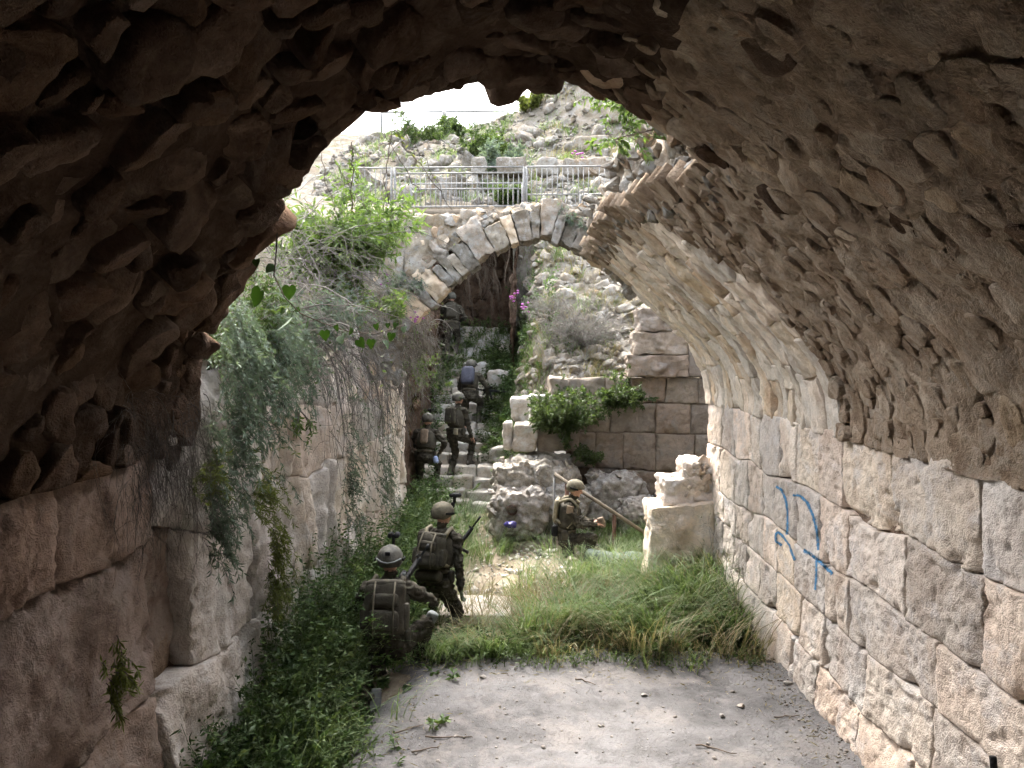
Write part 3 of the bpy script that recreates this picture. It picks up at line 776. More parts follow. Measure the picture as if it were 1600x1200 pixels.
def terrain_z(x, y):
    x = np.asarray(x, float); y = np.asarray(y, float)
    # left bank
    bank_top = np.interp(y, [4, 6, 9, 11, 14, 18.5], [4.6, 4.1, 4.4, 4.75, 5.4, 6.4])
    bank_lo = np.interp(y, [4, 4.8, 6, 9, 11, 13, 18.5], [4.4, 2.8, 2.62, 2.9, 3.6, 3.6, 5.2])
    left = bank_lo + (bank_top - bank_lo) * sstep(-2.42, -3.5, x) + 0.16 * np.clip(-3.5 - x, 0, 30)
    # slope right of the stair
    sl = np.interp(y, [13.4, 13.8, 15, 17, 18.6], [2.2, 2.35, 3.1, 4.75, 6.2])
    sl = sl - (sl - 1.35) * sstep(0.5, -0.15, x) * sstep(15.5, 13.8, y) * 0.9
    right = np.minimum(sl, 99) + (stairs_z(y) + 0.22 - sl) * sstep(0.15, -0.58, x) * sstep(19.0, 18.3, y)
    right = np.where(y < 13.3, np.interp(x, [2.2, 3.0, 4, 8], [4.0, 4.0, 4.4, 5.2]), right)
    right = right + 0.5 * sstep(2.6, 4.0, x) * sstep(18, 14, y)
    base = np.where(x < -1.5, left, right)
    hill = 6.42 + 0.50 * (y - 19.6)
    hill = np.where(y > 30, 6.42 + 0.5 * 10.4 - 0.03 * (y - 30), hill)
    hill = np.maximum(hill, 6.42)
    hill = hill + 3.3 * np.exp(-(((x - 2.6) / 3.2) ** 2 + ((y - 31.5) / 3.2) ** 2)) + 0.9 * sstep(0, 5, x) * sstep(21, 26, y)
    z = base + (hill - base) * sstep(18.3, 19.3, y)
    z = np.where(y < 4.2, np.maximum(z, 4.9), z)
    Pn = np.stack([x, y, 0 * x], -1)
    z = z + (0.12 * fbm(Pn * 0.7, 4, 91) + 0.06 * fbm(Pn * 3.1, 3, 92)) * np.clip(1.2 - 0.0 * x, 0, 1) * np.where((y > 18.7) & (y < 20.5) & (np.abs(x) < 7), 0.25, 1.0)
    z = z + 0.35 * sstep(21, 25, y) * fbm(Pn * 0.35, 3, 93)
    far = np.maximum(np.abs(x), np.abs(y - 15))
    return z - 0.12 * np.clip(far - 45, 0, 400)
xs = np.concatenate([-np.geomspace(260, 9.2, 26), np.arange(-9, 9.01, 0.15), np.geomspace(9.2, 260, 26)])
ys = np.concatenate([-np.geomspace(260, 8, 22), np.arange(-7.6, 4, 0.5), np.arange(4, 38, 0.15), np.geomspace(38.2, 300, 30)])
X, Y, Fq = grid_xy(xs, ys)
Z = terrain_z(X, Y)
Xc = 0.25 * (X[:-1, :-1] + X[1:, :-1] + X[1:, 1:] + X[:-1, 1:]); Yc = 0.25 * (Y[:-1, :-1] + Y[1:, :-1] + Y[1:, 1:] + Y[:-1, 1:])
hole = ((Xc > -2.45) & (Xc < 2.75) & (Yc > -5.2) & (Yc < 10.6)) | ((Xc > -2.45) & (Xc < 3.5) & (Yc >= 10.6) & (Yc < 13.55)) | ((Xc > -2.45) & (Xc < -0.6) & (Yc >= 13.5) & (Yc < 19.5))
tr = obj('terrain', np.stack([X, Y, Z], -1).reshape(-1, 3), Fq[~hole].reshape(-1, 4), M['hill']); tag(tr, kind='structure')

# rough faces below the terrain edges
def rock_face(name, label, cat, mapf, u0, u1, v0, v1, mat, amp=0.10, res=0.06, stones=40, ssz=(0.08, 0.18), smat=None, seed=0, nrm=(0, -1, 0), clipf=None):
    o = empty(name, mapf(np.array((u0 + u1) / 2), np.array(v0), np.array(0.0)))
    tag(o, label, cat)
    U, V = np.meshgrid(np.arange(u0, u1 + res / 2, res), np.arange(v0, v1 + res / 2, res), indexing='ij')
    Pn = np.stack([U, V, 0 * U + seed], -1)
    h = amp * fbm(Pn * 1.6, 4, seed) + 0.4 * amp * fbm(Pn * 7, 3, seed + 1)
    if clipf is not None: V = np.minimum(V, clipf(U))
    P = mapf(U, V, h); a, b = U.shape; idx = np.arange(a * b).reshape(a, b)
    F = np.stack([idx[:-1, :-1], idx[1:, :-1], idx[1:, 1:], idx[:-1, 1:]], -1).reshape(-1, 4)
    wchild(obj('rock_core', P.reshape(-1, 3), F, mat, o), o)
    r = np.random.default_rng(seed + 400)
    for k in range(stones):
        u = r.uniform(u0, u1); v = r.uniform(v0, v1)
        if clipf is not None and v > float(clipf(np.array(u))) - 0.05: continue
        w = r.uniform(*ssz)
        p = mapf(np.array(u), np.array(v), np.array(amp * 0.3))
        B = frame_from(np.asarray(nrm, float) + r.normal(size=3) * 0.3, r.uniform(0, 6.28))
        wchild(put_rock('stone', o, k, p, B, np.array([w * 1.3, w, w * 0.7]), smat or mat), o)
    return o
# left side of the stair trench
tl = lambda y: np.interp(y, [12.9, 14, 18.5, 22], [3.7, 3.8, 5.3, 6.2])
rock_face('trench_wall', 'dark rough rubble wall along the far stairs, under dry roots', 'wall', lambda u, v, h: np.stack([-2.38 + np.asarray(h), np.asarray(u) + 0 * h, np.asarray(v) + 0 * np.asarray(u)], -1), 12.9, 22.2, -0.4, 6.3, M['rubble'], 0.12, 0.09, 90, (0.08, 0.2), M['rubble'], 3, (1, 0, 0), tl)
# right side of the passage
rock_face('passage_wall', 'upright brown rubble wall edge beside the dark stair passage', 'wall', lambda u, v, h: np.stack([-0.55 - np.asarray(h), np.asarray(u) + 0 * h, np.asarray(v) + 0 * np.asarray(u)], -1), 17.2, 22.2, 1.5, 6.3, M['rubble'], 0.08, 0.09, 40, (0.08, 0.18), M['rubble'], 5, (-1, 0, 0), lambda y: np.interp(y, [17.2, 18.6, 19.2, 23], [3.6, 5.4, 6.2, 6.2]))
rock_face('passage_end', 'dark rubble end of the stair passage hung with dry roots', 'wall', lambda u, v, h: np.stack([np.asarray(u) + 0 * h, 20.4 - np.asarray(h), np.asarray(v) + 0 * np.asarray(u)], -1), -2.5, -0.4, 2.0, 6.3, M['rubble'], 0.2, 0.09, 50, (0.1, 0.25), M['rubble'], 7, (0, -1, 0))
rock_face('court_side', 'rough side of the sunken court beyond the broken pier', 'wall', lambda u, v, h: np.stack([3.35 - np.asarray(h), np.asarray(u) + 0 * h, np.asarray(v) + 0 * np.asarray(u)], -1), 10.0, 13.8, -0.4, 4.3, M['recess'], 0.06, 0.1, 0, seed=9)
rock_face('unseen_shade_roof', 'unseen rough stone roof added over the stair passage to darken it', 'roof', lambda u, v, h: np.stack([np.asarray(u) + 0 * h, np.asarray(v) + 0 * np.asarray(u), 5.95 - np.asarray(h)], -1), -2.6, -0.3, 17.7, 21.2, M['rubble'], 0.12, 0.12, 30, (0.12, 0.25), M['rubble'], 11, (0, 0, -1))  # out of view, added to keep skylight off the passage
# ------------------------------------------------------------------ the far arch and its spandrel
def extr(x, t=0.45):
    s = SGRID; P = vmap(s, 0 * s, 0 * s - t); o = np.argsort(P[:, 0])
    return np.interp(x, P[o, 0], P[o, 2])
arch = empty('stone_arch', (-1.7, 10.6, 3.4)); tag(arch, 'thin ruined stone arch spanning the court in front of the footbridge', 'arch')
def far_arch():
    r = np.random.default_rng(51)
    s = float(s_of_x(-1.78)); end = float(s_of_x(1.2)); k = 0
    while s > end:
        w = r.choice([.11, .15, .2, .26]) * r.uniform(.85, 1.15); t = 0.46 + r.uniform(-0.16, 0.06); y0 = 10.38 + r.uniform(-0.05, 0.04)
        V, F = rbox((0, 0, 0), (w - 0.004, t, 0.36), 0.015, 14, 0.045, k, 8.0)
        P = vmap(s - w / 2 + V[:, 0], y0 + 0.18 + V[:, 2], -(t / 2 + V[:, 1]) + r.uniform(-0.03, 0.03))
        wchild(obj('voussoir', P, F, M['white'] if r.random() < .6 else M['voussoir'], arch), arch)
        s -= w; k += 1
far_arch()
def spandrel():
    o = empty('arch_spandrel', (-2.4, 10.9, 3.0)); tag(o, 'rough pale masonry above the haunch of the ruined arch', 'masonry')
    xs_ = np.arange(-3.0, 1.25, 0.05); n1, n2 = 22, 24
    X, T = np.meshgrid(xs_, np.linspace(0, 2, n1 + n2), indexing='ij')
    lo = np.where(xs_ > -1.85, extr(xs_, 0.40), 2.5 + 0 * xs_)
    top = np.interp(xs_, [-3, -2.2, -1.5, -0.9, -0.4, 0.3, 0.8, 1.2], [4.75, 4.85, 4.72, 4.78, 4.86, 4.88, 4.66, 4.45])
    top = np.maximum(top, lo + 0.03)
    lo = lo[:, None]; top = top[:, None]
    front = np.clip(T, 0, 1); back = np.clip(T - 1, 0, 1)
    Z = lo + (top - lo) * front + 0.25 * back * (xs_[:, None] < -1.5) - 0.25 * back ** 3 * (xs_[:, None] > -1.9)
    Y_ = 10.42 + 0.12 * front + 1.1 * back
    Pn = np.stack([X, Y_, Z], -1); nn = 0.07 * fbm(Pn * 3, 4, 55) + 0.03 * fbm(Pn * 11, 2, 56)
    Y_ = Y_ - nn * (T < 1.1); Z = Z + nn * (T > 0.9) * 0.8
    a, b = X.shape; idx = np.arange(a * b).reshape(a, b)
    F = np.stack([idx[:-1, :-1], idx[1:, :-1], idx[1:, 1:], idx[:-1, 1:]], -1).reshape(-1, 4)
    wchild(obj('masonry_core', np.stack([X, Y_, Z], -1).reshape(-1, 3), F, M['white'], o), o)
    r = np.random.default_rng(57)
    for k in range(170):
        x = r.uniform(-2.9, 1.1); i = np.argmin(abs(xs_ - x)); f = r.uniform(0, 1.25)
        z = lo[i, 0] + (top[i, 0] - lo[i, 0]) * min(f, 1); y = 10.44 + 0.12 * min(f, 1) + 1.0 * max(0, f - 1)
        w = r.uniform(0.05, 0.13)
        if top[i, 0] - lo[i, 0] < 0.25: w *= 0.6
        B = frame_from(np.array([0, -1, 0.3 + (f > 1)]) + r.normal(size=3) * 0.3, r.uniform(0, 6.28))
        wchild(put_rock('stone', o, k, (x, y, z), B, np.array([w * 1.4, w, w * 0.6]), M['white'] if r.random() < 0.7 else M['voussoir']), o)
spandrel()
rock_face('rock_bank', 'earthy rock face above the overgrown wall, behind hanging twigs', 'bank', lambda u, v, h: np.stack([-2.44 + np.asarray(h) - 0.25 * (np.asarray(v) - 2.6), np.asarray(u) + 0 * h, np.asarray(v) + 0 * np.asarray(u)], -1), 4.5, 13.0, 2.3, 4.6, M['leftwall'], 0.12, 0.08, 60, (0.08, 0.2), M['leftwall'], 13, (1, 0, 0.2), lambda y: np.interp(y, [4.4, 4.9, 6, 9, 11, 13], [4.5, 2.95, 2.7, 3.0, 3.7, 3.7]))

# ------------------------------------------------------------------ staircase
st = empty('stone_staircase', (-1.45, 14.0, 0)); tag(st, 'worn pale stone staircase climbing from the court to the passage', 'stairs')
def staircase():
    r = np.random.default_rng(61)
    for i in range(20):
        y0 = 13.9 + 0.3 * i; z1 = 0.18 * (i + 1)
        x = -2.35; xr = -0.72 + (0.10 if i < 4 else 0) + r.uniform(-0.06, 0.06)
        while x < xr - 0.15:
            w = min(r.uniform(0.32, 0.75), xr - x)
            if xr - x - w < 0.2: w = xr - x
            zz = r.uniform(-0.035, 0.025)
            V, F = rbox((x + w / 2, y0 + 0.22 + r.uniform(-0.03, 0.03), z1 - 0.15 + zz), (w - 0.015, 0.5, 0.3), 0.04, 9, 0.035, i * 7 + int(x * 10), 5.0)
            wchild(obj('step_stone', V, F, M['step'], st), st)
            x += w
staircase()
# loose pale blocks beside the upper flight
def lump(name, label, cat, c, size, mat, seed, group=None, noise=0.05, r=0.06, n=12, freq=4.0, rz=0.0):
    V, F = rbox((0, 0, size[2] / 2), size, r, n, noise, seed, freq)
    o = obj(name, V, F, mat); o.location = [float(q) for q in c]; o.rotation_euler = (0, 0, rz)
    return tag(o, label, cat, group)
lump('stone_block', 'squared pale block standing at the head of the lower flight, right side', 'stone', (-0.86, 17.35, 1.9), (0.48, 0.35, 0.62), M['step'], 1)
lump('stone_block', 'whitish angular block on the stairs behind the climbing people', 'stone', (-1.45, 17.75, 2.35), (0.55, 0.3, 0.36), M['step'], 2, rz=0.2)
lump('stone_block', 'small pale block on the stair edge beside the leafy weeds', 'stone', (-0.75, 15.0, 0.75), (0.32, 0.3, 0.3), M['step'], 3, rz=0.5)

# ------------------------------------------------------------------ recess wall and terrace
rw = empty('recess_wall', (1.6, 13.6, 0)); tag(rw, 'shaded brown block wall of the recess beyond the broken pier', 'wall')
def qmap(u, v, h): return np.stack([np.asarray(u, float) + 0 * np.asarray(v), 13.4 - np.asarray(h, float) - 0.12 * (np.asarray(u, float) - 1.6), np.asarray(v, float) + 0 * np.asarray(u)], -1)
wchild(backing('wall_core', rw, qmap, 0.5, 3.45, -0.3, 2.4, 0.1, -0.09, M['joint']), rw)
def recess():
    r = np.random.default_rng(63); k = 0
    rows = [(-0.3, 0.2, [0.5, 1.3, 2.1, 2.9, 3.45]), (0.2, 0.86, [0.9, 1.42, 1.72, 2.3, 2.75, 3.45]), (0.86, 1.5, [0.55, 1.0, 1.5, 2.05, 2.7, 3.45]),
            (1.5, 2.02, [0.5, 1.25, 2.05, 2.62, 3.45]), (2.02, 2.48, [0.5, 1.15, 1.6, 2.2, 2.75, 3.45])]
    for v0, v1, js in rows:
        for a, b in zip(js[:-1], js[1:]):
            wchild(patch('block', rw, qmap, a, b, v0, v1, M['recess'], gap=0.006, res=0.03, relief=0.02, fine=0.010, edge=0.010, pit=0.014, off=r.uniform(-0.02, 0.02), depth=0.25, seed=1700 + k, warp=0.05, chip=0.06), rw); k += 1
    for z0, z1, x0, x1 in ((2.48, 2.86, 1.55, 2.55), (2.86, 3.25, 1.65, 2.55), (3.25, 3.66, 1.72, 2.6)):
        V, F = rbox(((x0 + x1) / 2, 13.42, (z0 + z1) / 2), (x1 - x0, 0.6, z1 - z0 - 0.012), 0.02, 26, 0.045, k, 8); k += 1
        wchild(obj('block', V, F, M['recess'], rw), rw)
    for z0, z1 in ((2.48, 3.0), (3.0, 3.6)):
        V, F = rbox((3.02, 13.45, (z0 + z1) / 2), (0.9, 0.55, z1 - z0 - 0.012), 0.04, 12, 0.02, k, 5); k += 1
        wchild(obj('block', V, F, M['recess'], rw), rw)
    # stepped broken end towards the stairs
    for (px0, px1, py0, py1, dd, dz) in ((786, 800, 660, 704, 13.35, 0), (802, 838, 662, 706, 13.2, 0), (828, 862, 618, 664, 13.35, 0), (858, 890, 590, 640, 13.4, 0), (838, 905, 655, 706, 13.36, 0), (800, 850, 622, 662, 13.75, 0), (862, 900, 640, 700, 13.42, 0)):
        p0 = pix(px0, py0, dd); p1 = pix(px1, py1, dd); c = (p0 + p1) / 2; c[1] += 0.22
        V, F = rbox(c, (abs(p1[0] - p0[0]), 0.5, abs(p0[2] - p1[2])), 0.05, 14, 0.05, k, 6); k += 1
        wchild(obj('block', V, F, M['step'] if px1 < 870 else M['recess'], rw), rw)
recess()
def mass(name, label, boxes, mat, stones, seed):
    c0 = boxes[0][0]; o = empty(name, (c0[0], c0[1], 0)); tag(o, label, 'masonry')
    r = np.random.default_rng(seed)
    for k, (c, s) in enumerate(boxes):
        V, F = rbox(c, s, 0.24, 46, 0.13, seed + k, 2.6)
        V = V + 0.05 * fbm(V * 11, 3, seed)[:, None] * (V - np.asarray(c)) / (np.linalg.norm(V - np.asarray(c), axis=1, keepdims=True))
        wchild(obj('rubble_core', V, F, mat, o), o)
        for j in range(stones):
            u = r.uniform(-0.5, 0.5, 2); p = np.asarray(c) + np.array([u[0] * s[0] * 0.9, -s[1] / 2, u[1] * s[2] * 0.9])
            if r.random() < 0.35: p = np.asarray(c) + np.array([u[0] * s[0] * 0.9, u[1] * s[1] * 0.9, s[2] / 2])
            w = r.uniform(0.03, 0.075)
            wchild(put_rock('stone', o, j, p, frame_from(r.normal(size=3)), np.array([w * 1.3, w, w * 0.8]), mat), o)
mass('cemented_rubble', 'grey lump of cemented rubble right of the lowest stairs', [((-0.05, 13.05, 0.52), (1.3, 1.0, 1.1)), ((-0.30, 12.6, 0.25), (1.0, 0.7, 0.8)), ((0.45, 12.8, 0.3), (0.8, 0.7, 0.8))], M['cement'], 40, 64)
mass('cemented_rubble', 'low grey rubble footing against the shaded recess wall', [((1.25, 13.0, 0.42), (1.0, 0.6, 0.85)), ((1.75, 12.7, 0.15), (0.9, 0.6, 0.7))], M['cement'], 30, 65)
mb = MB(); mb.add(*tube([(-0.42, 12.34, 0.40), (-0.40, 12.1, 0.39)], 0.085, 14, False)); mb.add(*tube([(-0.42, 12.5, 0.40), (-0.40, 12.1, 0.39)], 0.07, 14, False)); mb.add(*tube([(-0.42, 12.3, 0.40), (-0.42, 12.29, 0.40)], 0.07, 14))
tag(mb.build('drain_pipe', M['rust']), 'dark open pipe end poking from the grey rubble by the stairs', 'pipe')

# ------------------------------------------------------------------ broken pier at the end of the right wall
pr = empty('broken_pier', (1.85, 10.05, 0)); tag(pr, 'stump of a broken pier, pale block topped by crumbling pink rubble', 'pier')
def unit_(v): return v / (np.linalg.norm(v, axis=1, keepdims=True) + 1e-9)
def pier():
    r = np.random.default_rng(66)
    for k, (c, s, rr, nz) in enumerate((((1.85, 10.15, 0.38), (0.80, 0.74, 1.1), 0.03, 0.06),)):
        V, F = rbox(c, s, rr, 30, nz, 70 + k, 4.5); V[:, 2] += 0.10 * (V[:, 0] - 1.85) * (V[:, 2] > .6); wchild(obj('block', V, F, M['ashlar'], pr), pr)
    for k, (c, s) in enumerate((((1.98, 10.22, 1.05), (0.70, 0.62, 0.5)), ((2.12, 10.2, 1.28), (0.46, 0.55, 0.5)))):
        V, F = rbox(np.asarray(c) - [0, 0, .06], s, 0.05, 22, 0.04, 75 + k, 6.0); V = V + 0.03 * (fbm(V * 15, 3, 5)[:, None] * unit_(V - np.asarray(c))); wchild(obj('rubble_core', V, F, M['ashlar'], pr), pr)
    for k in range(120):
        z = r.uniform(.98, 1.5); xm = np.interp(z, [.95, 1.25, 1.5], [1.5, 1.85, 2.1])
        w = r.choice([.035, .05, .08, .12], p=[.35, .35, .2, .1]); p = (r.uniform(xm, 2.25), r.uniform(9.90, 10.25) if w < .1 else 10.1, z - .02)
        wchild(put_rock('stone', pr, k, p, frame_from(r.normal(size=3)), np.array([w * 1.4, w, w * 0.75]), M['ashlar']), pr)
pier()

# ------------------------------------------------------------------ footbridge, railings, skyline fence
fb = empty('footbridge', (-0.8, 19.4, 6.3)); tag(fb, 'timber footbridge deck crossing above the arch', 'bridge')
b0 = MB().add(*box(-0.8, 18.83, 6.36, 7.4, 0.09, 0.16)).build('edge_beam', M['wood'], fb); wchild(b0, fb)
b0 = MB().add(*box(-0.8, 20.1, 6.36, 7.4, 0.09, 0.16)).build('edge_beam', M['wood'], fb); wchild(b0, fb)
bd = mesh_data('board', *[np.array(a) if i == 0 else a for i, a in enumerate(rbox((0, 0, 0), (0.17, 1.36, 0.035), 0.006, 2))], M['wood'])
for k in range(40):
    o = link(bpy.data.objects.new('board', bd), fb); o.location = (-4.35 + k * 0.182 + 0.8, 0.06, 0.155)
def railing(label, x0, x1, y, z0, z1, group, mid=True, skip=None):
    o = empty('metal_railing', (x0, y, z0)); tag(o, label, 'railing', group)
    L = x1 - x0; H = z1 - z0
    for x in (0, L):
        MB().add(*tube([(x, 0, -0.1), (x, 0, H)], 0.03, 8)).build('post', M['steel'], o)
    for z in ((H, H - 0.14, 0.06) if mid else (H, 0.06)):
        MB().add(*tube([(0, 0, z), (L, 0, z)], 0.022, 6)).build('rail', M['steel'], o)
    me = mesh_data('bar', *tube([(0, 0, 0.06), (0, 0, H - (0.14 if mid else 0))], 0.011, 5), M['steel'])
    n = int(L / 0.125)
    for k in range(1, n):
        b = link(bpy.data.objects.new('bar', me), o); b.location = (L * k / n, 0, 0)
RG = 'galvanised railings of the footbridge'
railing('near railing panel of the footbridge left of its central post, above the arch', -3.5, -0.34, 18.85, 6.45, 7.46, RG)
railing('near railing panel of the footbridge right of its central post, running behind the sapling', -0.28, 2.75, 18.85, 6.45, 7.46, RG, False)
railing('short railing panel at the bush end of the footbridge', -4.5, -3.58, 18.85, 6.45, 7.46, RG, False)
railing('far-side railing panel seen through the bars above the arch crown', -3.3, -0.4, 20.1, 6.45, 7.35, RG)
railing('lower far-side railing panel seen behind the panel near the sapling', -0.3, 1.1, 20.1, 6.45, 7.05, RG, False)
railing('far-side railing panel nearest the sapling, partly behind its leaves', 1.2, 3.0, 20.1, 6.45, 7.05, RG, False)
def sky_fence(label, x0, x1):
    y = 30.6; z0 = float(terrain_z(x0, y)); z1 = float(terrain_z(x1, y)); top = 12.55
    o = empty('skyline_fence', (x0, y, min(z0, z1))); tag(o, label, 'fence', 'thin fence along the skyline')
    zb = min(z0, z1) - 0.2; H = top - min(z0, z1)
    for x in (0, (x1 - x0)):
        MB().add(*tube([(x, 0, -0.2), (x, 0, H)], 0.055, 6)).build('post', M['steel'], o)
    MB().add(*tube([(0, 0, H), (x1 - x0, 0, H)], 0.04, 6)).build('rail', M['steel'], o)
    me = mesh_data('wire', *tube([(0, 0, -0.1), (0, 0, H)], 0.008, 4), M['steel'])
    for k in range(1, 12):
        b = link(bpy.data.objects.new('wire', me), o); b.location = ((x1 - x0) * k / 12, 0, 0)
sky_fence('thin skyline fence panel left of the fence post against the white sky', -6.2, -3.75)
sky_fence('thin skyline fence panel running up to the rubble mound', -3.65, -1.2)

# ------------------------------------------------------------------ hillside stones
def scatter_stones(n, xr, yr, sizes, prob, tilt, seed, dens=None):
    r = np.random.default_rng(seed)
    x = r.uniform(*xr, n * 2); y = r.uniform(*yr, n * 2)
    if dens: k = r.random(n * 2) < 0.35 + 0.65 * (fbm(np.stack([x * 0.6, y * 0.6, 0 * x], 1), 3, 72) > 0); x, y = x[k][:n], y[k][:n]
    else: x, y = x[:n], y[:n]
    z = terrain_z(x, y); w = r.choice(sizes, len(x), p=prob) * r.uniform(0.7, 1.3, len(x))
    return [(int(r.integers(10)), np.array([a, b, c + q * 0.18]), frame_from(np.array(tilt) + r.normal(size=3) * 0.5, r.uniform(0, 6.28)), np.array([q * 1.3, q, q * 0.75])) for a, b, c, q in zip(x, y, z, w)]
def hill_stones():
    it = scatter_stones(4200, (-6.5, 6.5), (20.4, 33.5), [0.05, 0.08, 0.12, 0.18], [.4, .35, .2, .05], (0, -0.4, 1), 71, True)
    it += scatter_stones(110, (-6.5, 6.5), (21, 33), [0.25, 0.35, 0.5], [.5, .35, .15], (0, -0.4, 1), 76)
    tag(merged_rocks('rubble', it, M['white']), 'pale loose rubble strewn over the hillside', 'rubble', kind='stuff')
    it = scatter_stones(1500, (-0.55, 3.2), (13.7, 18.7), [0.04, 0.07, 0.11, 0.17], [.4, .33, .2, .07], (-0.2, -0.5, 1), 74)
    tag(merged_rocks('rubble', it, M['white']), 'pale rubble on the slope above the recess wall', 'rubble', kind='stuff')
hill_stones()
BL = ['small pale block at the left end of the row behind the railing', 'widest pale block in the row, above the central railing post', 'pale block just right of the central railing post', 'narrow pale block in the middle of the right railing panel', 'long pale block in the row near the sapling', 'last pale block of the row, beside the sapling stem']
def boulders():
    r = np.random.default_rng(73)
    for k, (px, py, d, w, h, lab) in enumerate((
        (748, 258, 22.3, 0.42, 0.5, None), (800, 258, 22.3, 0.85, 0.5, None), (855, 260, 22.3, 0.6, 0.5, None), (893, 262, 22.4, 0.5, 0.45, None), (925, 260, 22.5, 0.8, 0.5, None), (965, 262, 22.6, 0.6, 0.5, None),
        (690, 290, 21.2, 0.8, 0.55, 'rounded pale boulder behind the bridge railing, below the shrubs'),
        (925, 215, 26.0, 1.1, 0.5, 'long pale boulder lying on the slope under the rubble mound'),
        (970, 205, 27.0, 0.9, 0.7, 'pale boulder just behind the sapling crown on the slope'))):
        p = pix(px, py, d); z = float(terrain_z(p[0], d))
        o = lump('boulder', lab or BL[k], 'boulder', (p[0], d, max(z - 0.15, p[2] - h * 0.6) if not lab else z - 0.1), (w, 0.5, h), M['white'], 80 + k, 'row of pale blocks behind the footbridge' if not lab else None, 0.06, 0.08, 10, 3.0, r.uniform(-0.2, 0.2))
boulders()
def rows_on_slope():
    # pale stones standing in the trodden strip of the court
    for k, (px, py, d, w, h, lab) in enumerate(((893, 850, 10.9, 0.18, 0.30, 'upright whitish stone at the knee of the person by the handrail'), (898, 885, 10.3, 0.22, 0.22, 'whitish stone in the grass, nearer than the kneeling person by the handrail'))):
        p = pix(px, py, d); tag(put_rock('loose_stone', None, k + 4, (p[0], d, float(ground_z(p[0], d)) + .03), frame_from((.2, -.4, 1), k), np.array([w * .7, w * .6, h * .6]), M['step']), lab, 'stone')
    V, F = rbox((0, 0, 0), (0.85, 0.75, 0.12), 0.03, 14, 0.015, 95, 4.0)
    o = obj('stone_slab', V, F, M['step']); p = pix(742, 930, 8.95); o.location = (p[0], 8.95, float(ground_z(p[0], 8.95)) + 0.10); tag(o, 'flat whitish slab in the grass beside the standing person', 'slab')
rows_on_slope()

# ------------------------------------------------------------------ gravel and twigs on the floor
def pebbles():
    r = np.random.default_rng(75); items = []
    bvh = BVHTree.FromPolygons([v.co[:] for v in fl.data.vertices], [p.vertices[:] for p in fl.data.polygons])
    def fz(x, y):
        h = bvh.ray_cast(Vector((x, y, 3)), Vector((0, 0, -1))); return h[0].z if h[0] is not None else 0.0
    for _ in range(1900):
        x = r.uniform(-1.3, 2.25); y = r.uniform(4.8, 7.3)
        if r.random() < 0.42: x = 2.25 - abs(r.normal()) * 0.16
        w = 0.003 + 0.010 * r.random() ** 4 + (0.010 if r.random() < 0.03 else 0)
        items.append((int(r.integers(10)), np.array([x, y, fz(x, y) + w * 0.3]), frame_from(np.array([0, 0, 1.0]) + r.normal(size=3) * 0.3, r.uniform(0, 6.28)), np.array([w * 1.3, w, w * 0.7])))
    tag(merged_rocks('gravel', items, M['pebble'], None, [rock_shape(1, 400 + i, 8, .1) for i in range(10)]), 'small pale gravel scattered on the floor', 'gravel', kind='stuff')
    for k, (px, py, w, lab) in enumerate(((1022, 1030, 0.055, 'grey fist-sized stone at the grass edge of the floor'), (1078, 1042, 0.05, 'white angular stone at the grass edge of the floor'), (1007, 1089, 0.03, 'small white stone out on the bare middle of the floor'), (1158, 1108, 0.03, 'small pale stone on the bare floor towards the graffiti wall'), (1128, 1123, 0.032, 'flat pale chip on the bare floor before the block wall'), (755, 1066, 0.032, 'small stone on the floor near the kneeling person\'s boot'), (1230, 1075, 0.04, 'grey stone at the foot of the block wall'))):
        y = 2.8 * 1200 / (py - 560.0); p = pix(px, py, y)
        o = put_rock('loose_stone', None, k + 2, (p[0], y, fz(p[0], y) + w * 0.35), frame_from((0.1, 0.2, 1), k), np.array([w * 1.3, w, w * 0.7]), M['pebble'])
        tag(o, lab, 'stone')
    for k, (px, py, L, a) in enumerate(((700, 1163, 0.34, 0.1), (665, 1185, 0.22, 0.5), (1230, 1122, 0.22, 0.25), (915, 1072, 0.24, -0.6), (640, 1150, 0.26, 0.7), (1120, 1180, 0.3, -0.5))):
        y = 2.8 * 1200 / (py - 560.0); p = pix(px, py, y); z = fz(p[0], y) + 0.008
        t = np.linspace(-0.5, 0.5, 7); rr = np.random.default_rng(k)
        C = np.stack([p[0] + t * L * math.cos(a) + rr.normal(size=7) * 0.008, y + t * L * math.sin(a) * 0.9 + rr.normal(size=7) * 0.008, z + 0.006 * np.abs(rr.normal(size=7))], 1)
        V, F = tube(C, np.linspace(0.007, 0.003, 7), 5)
        o = obj('stick', V, F, M['bark']); tag(o, ['dark dry stick lying on the gravel below the kneeling person', 'short bent stick at the bottom edge by the undergrowth', 'thin stick lying near the foot of the block wall', 'thin stem lying on the middle of the floor', 'bent twig at the edge of the undergrowth beside the floor', 'greenish stem lying on the nearest part of the floor'][k], 'stick', 'sticks on the floor')
pebbles()
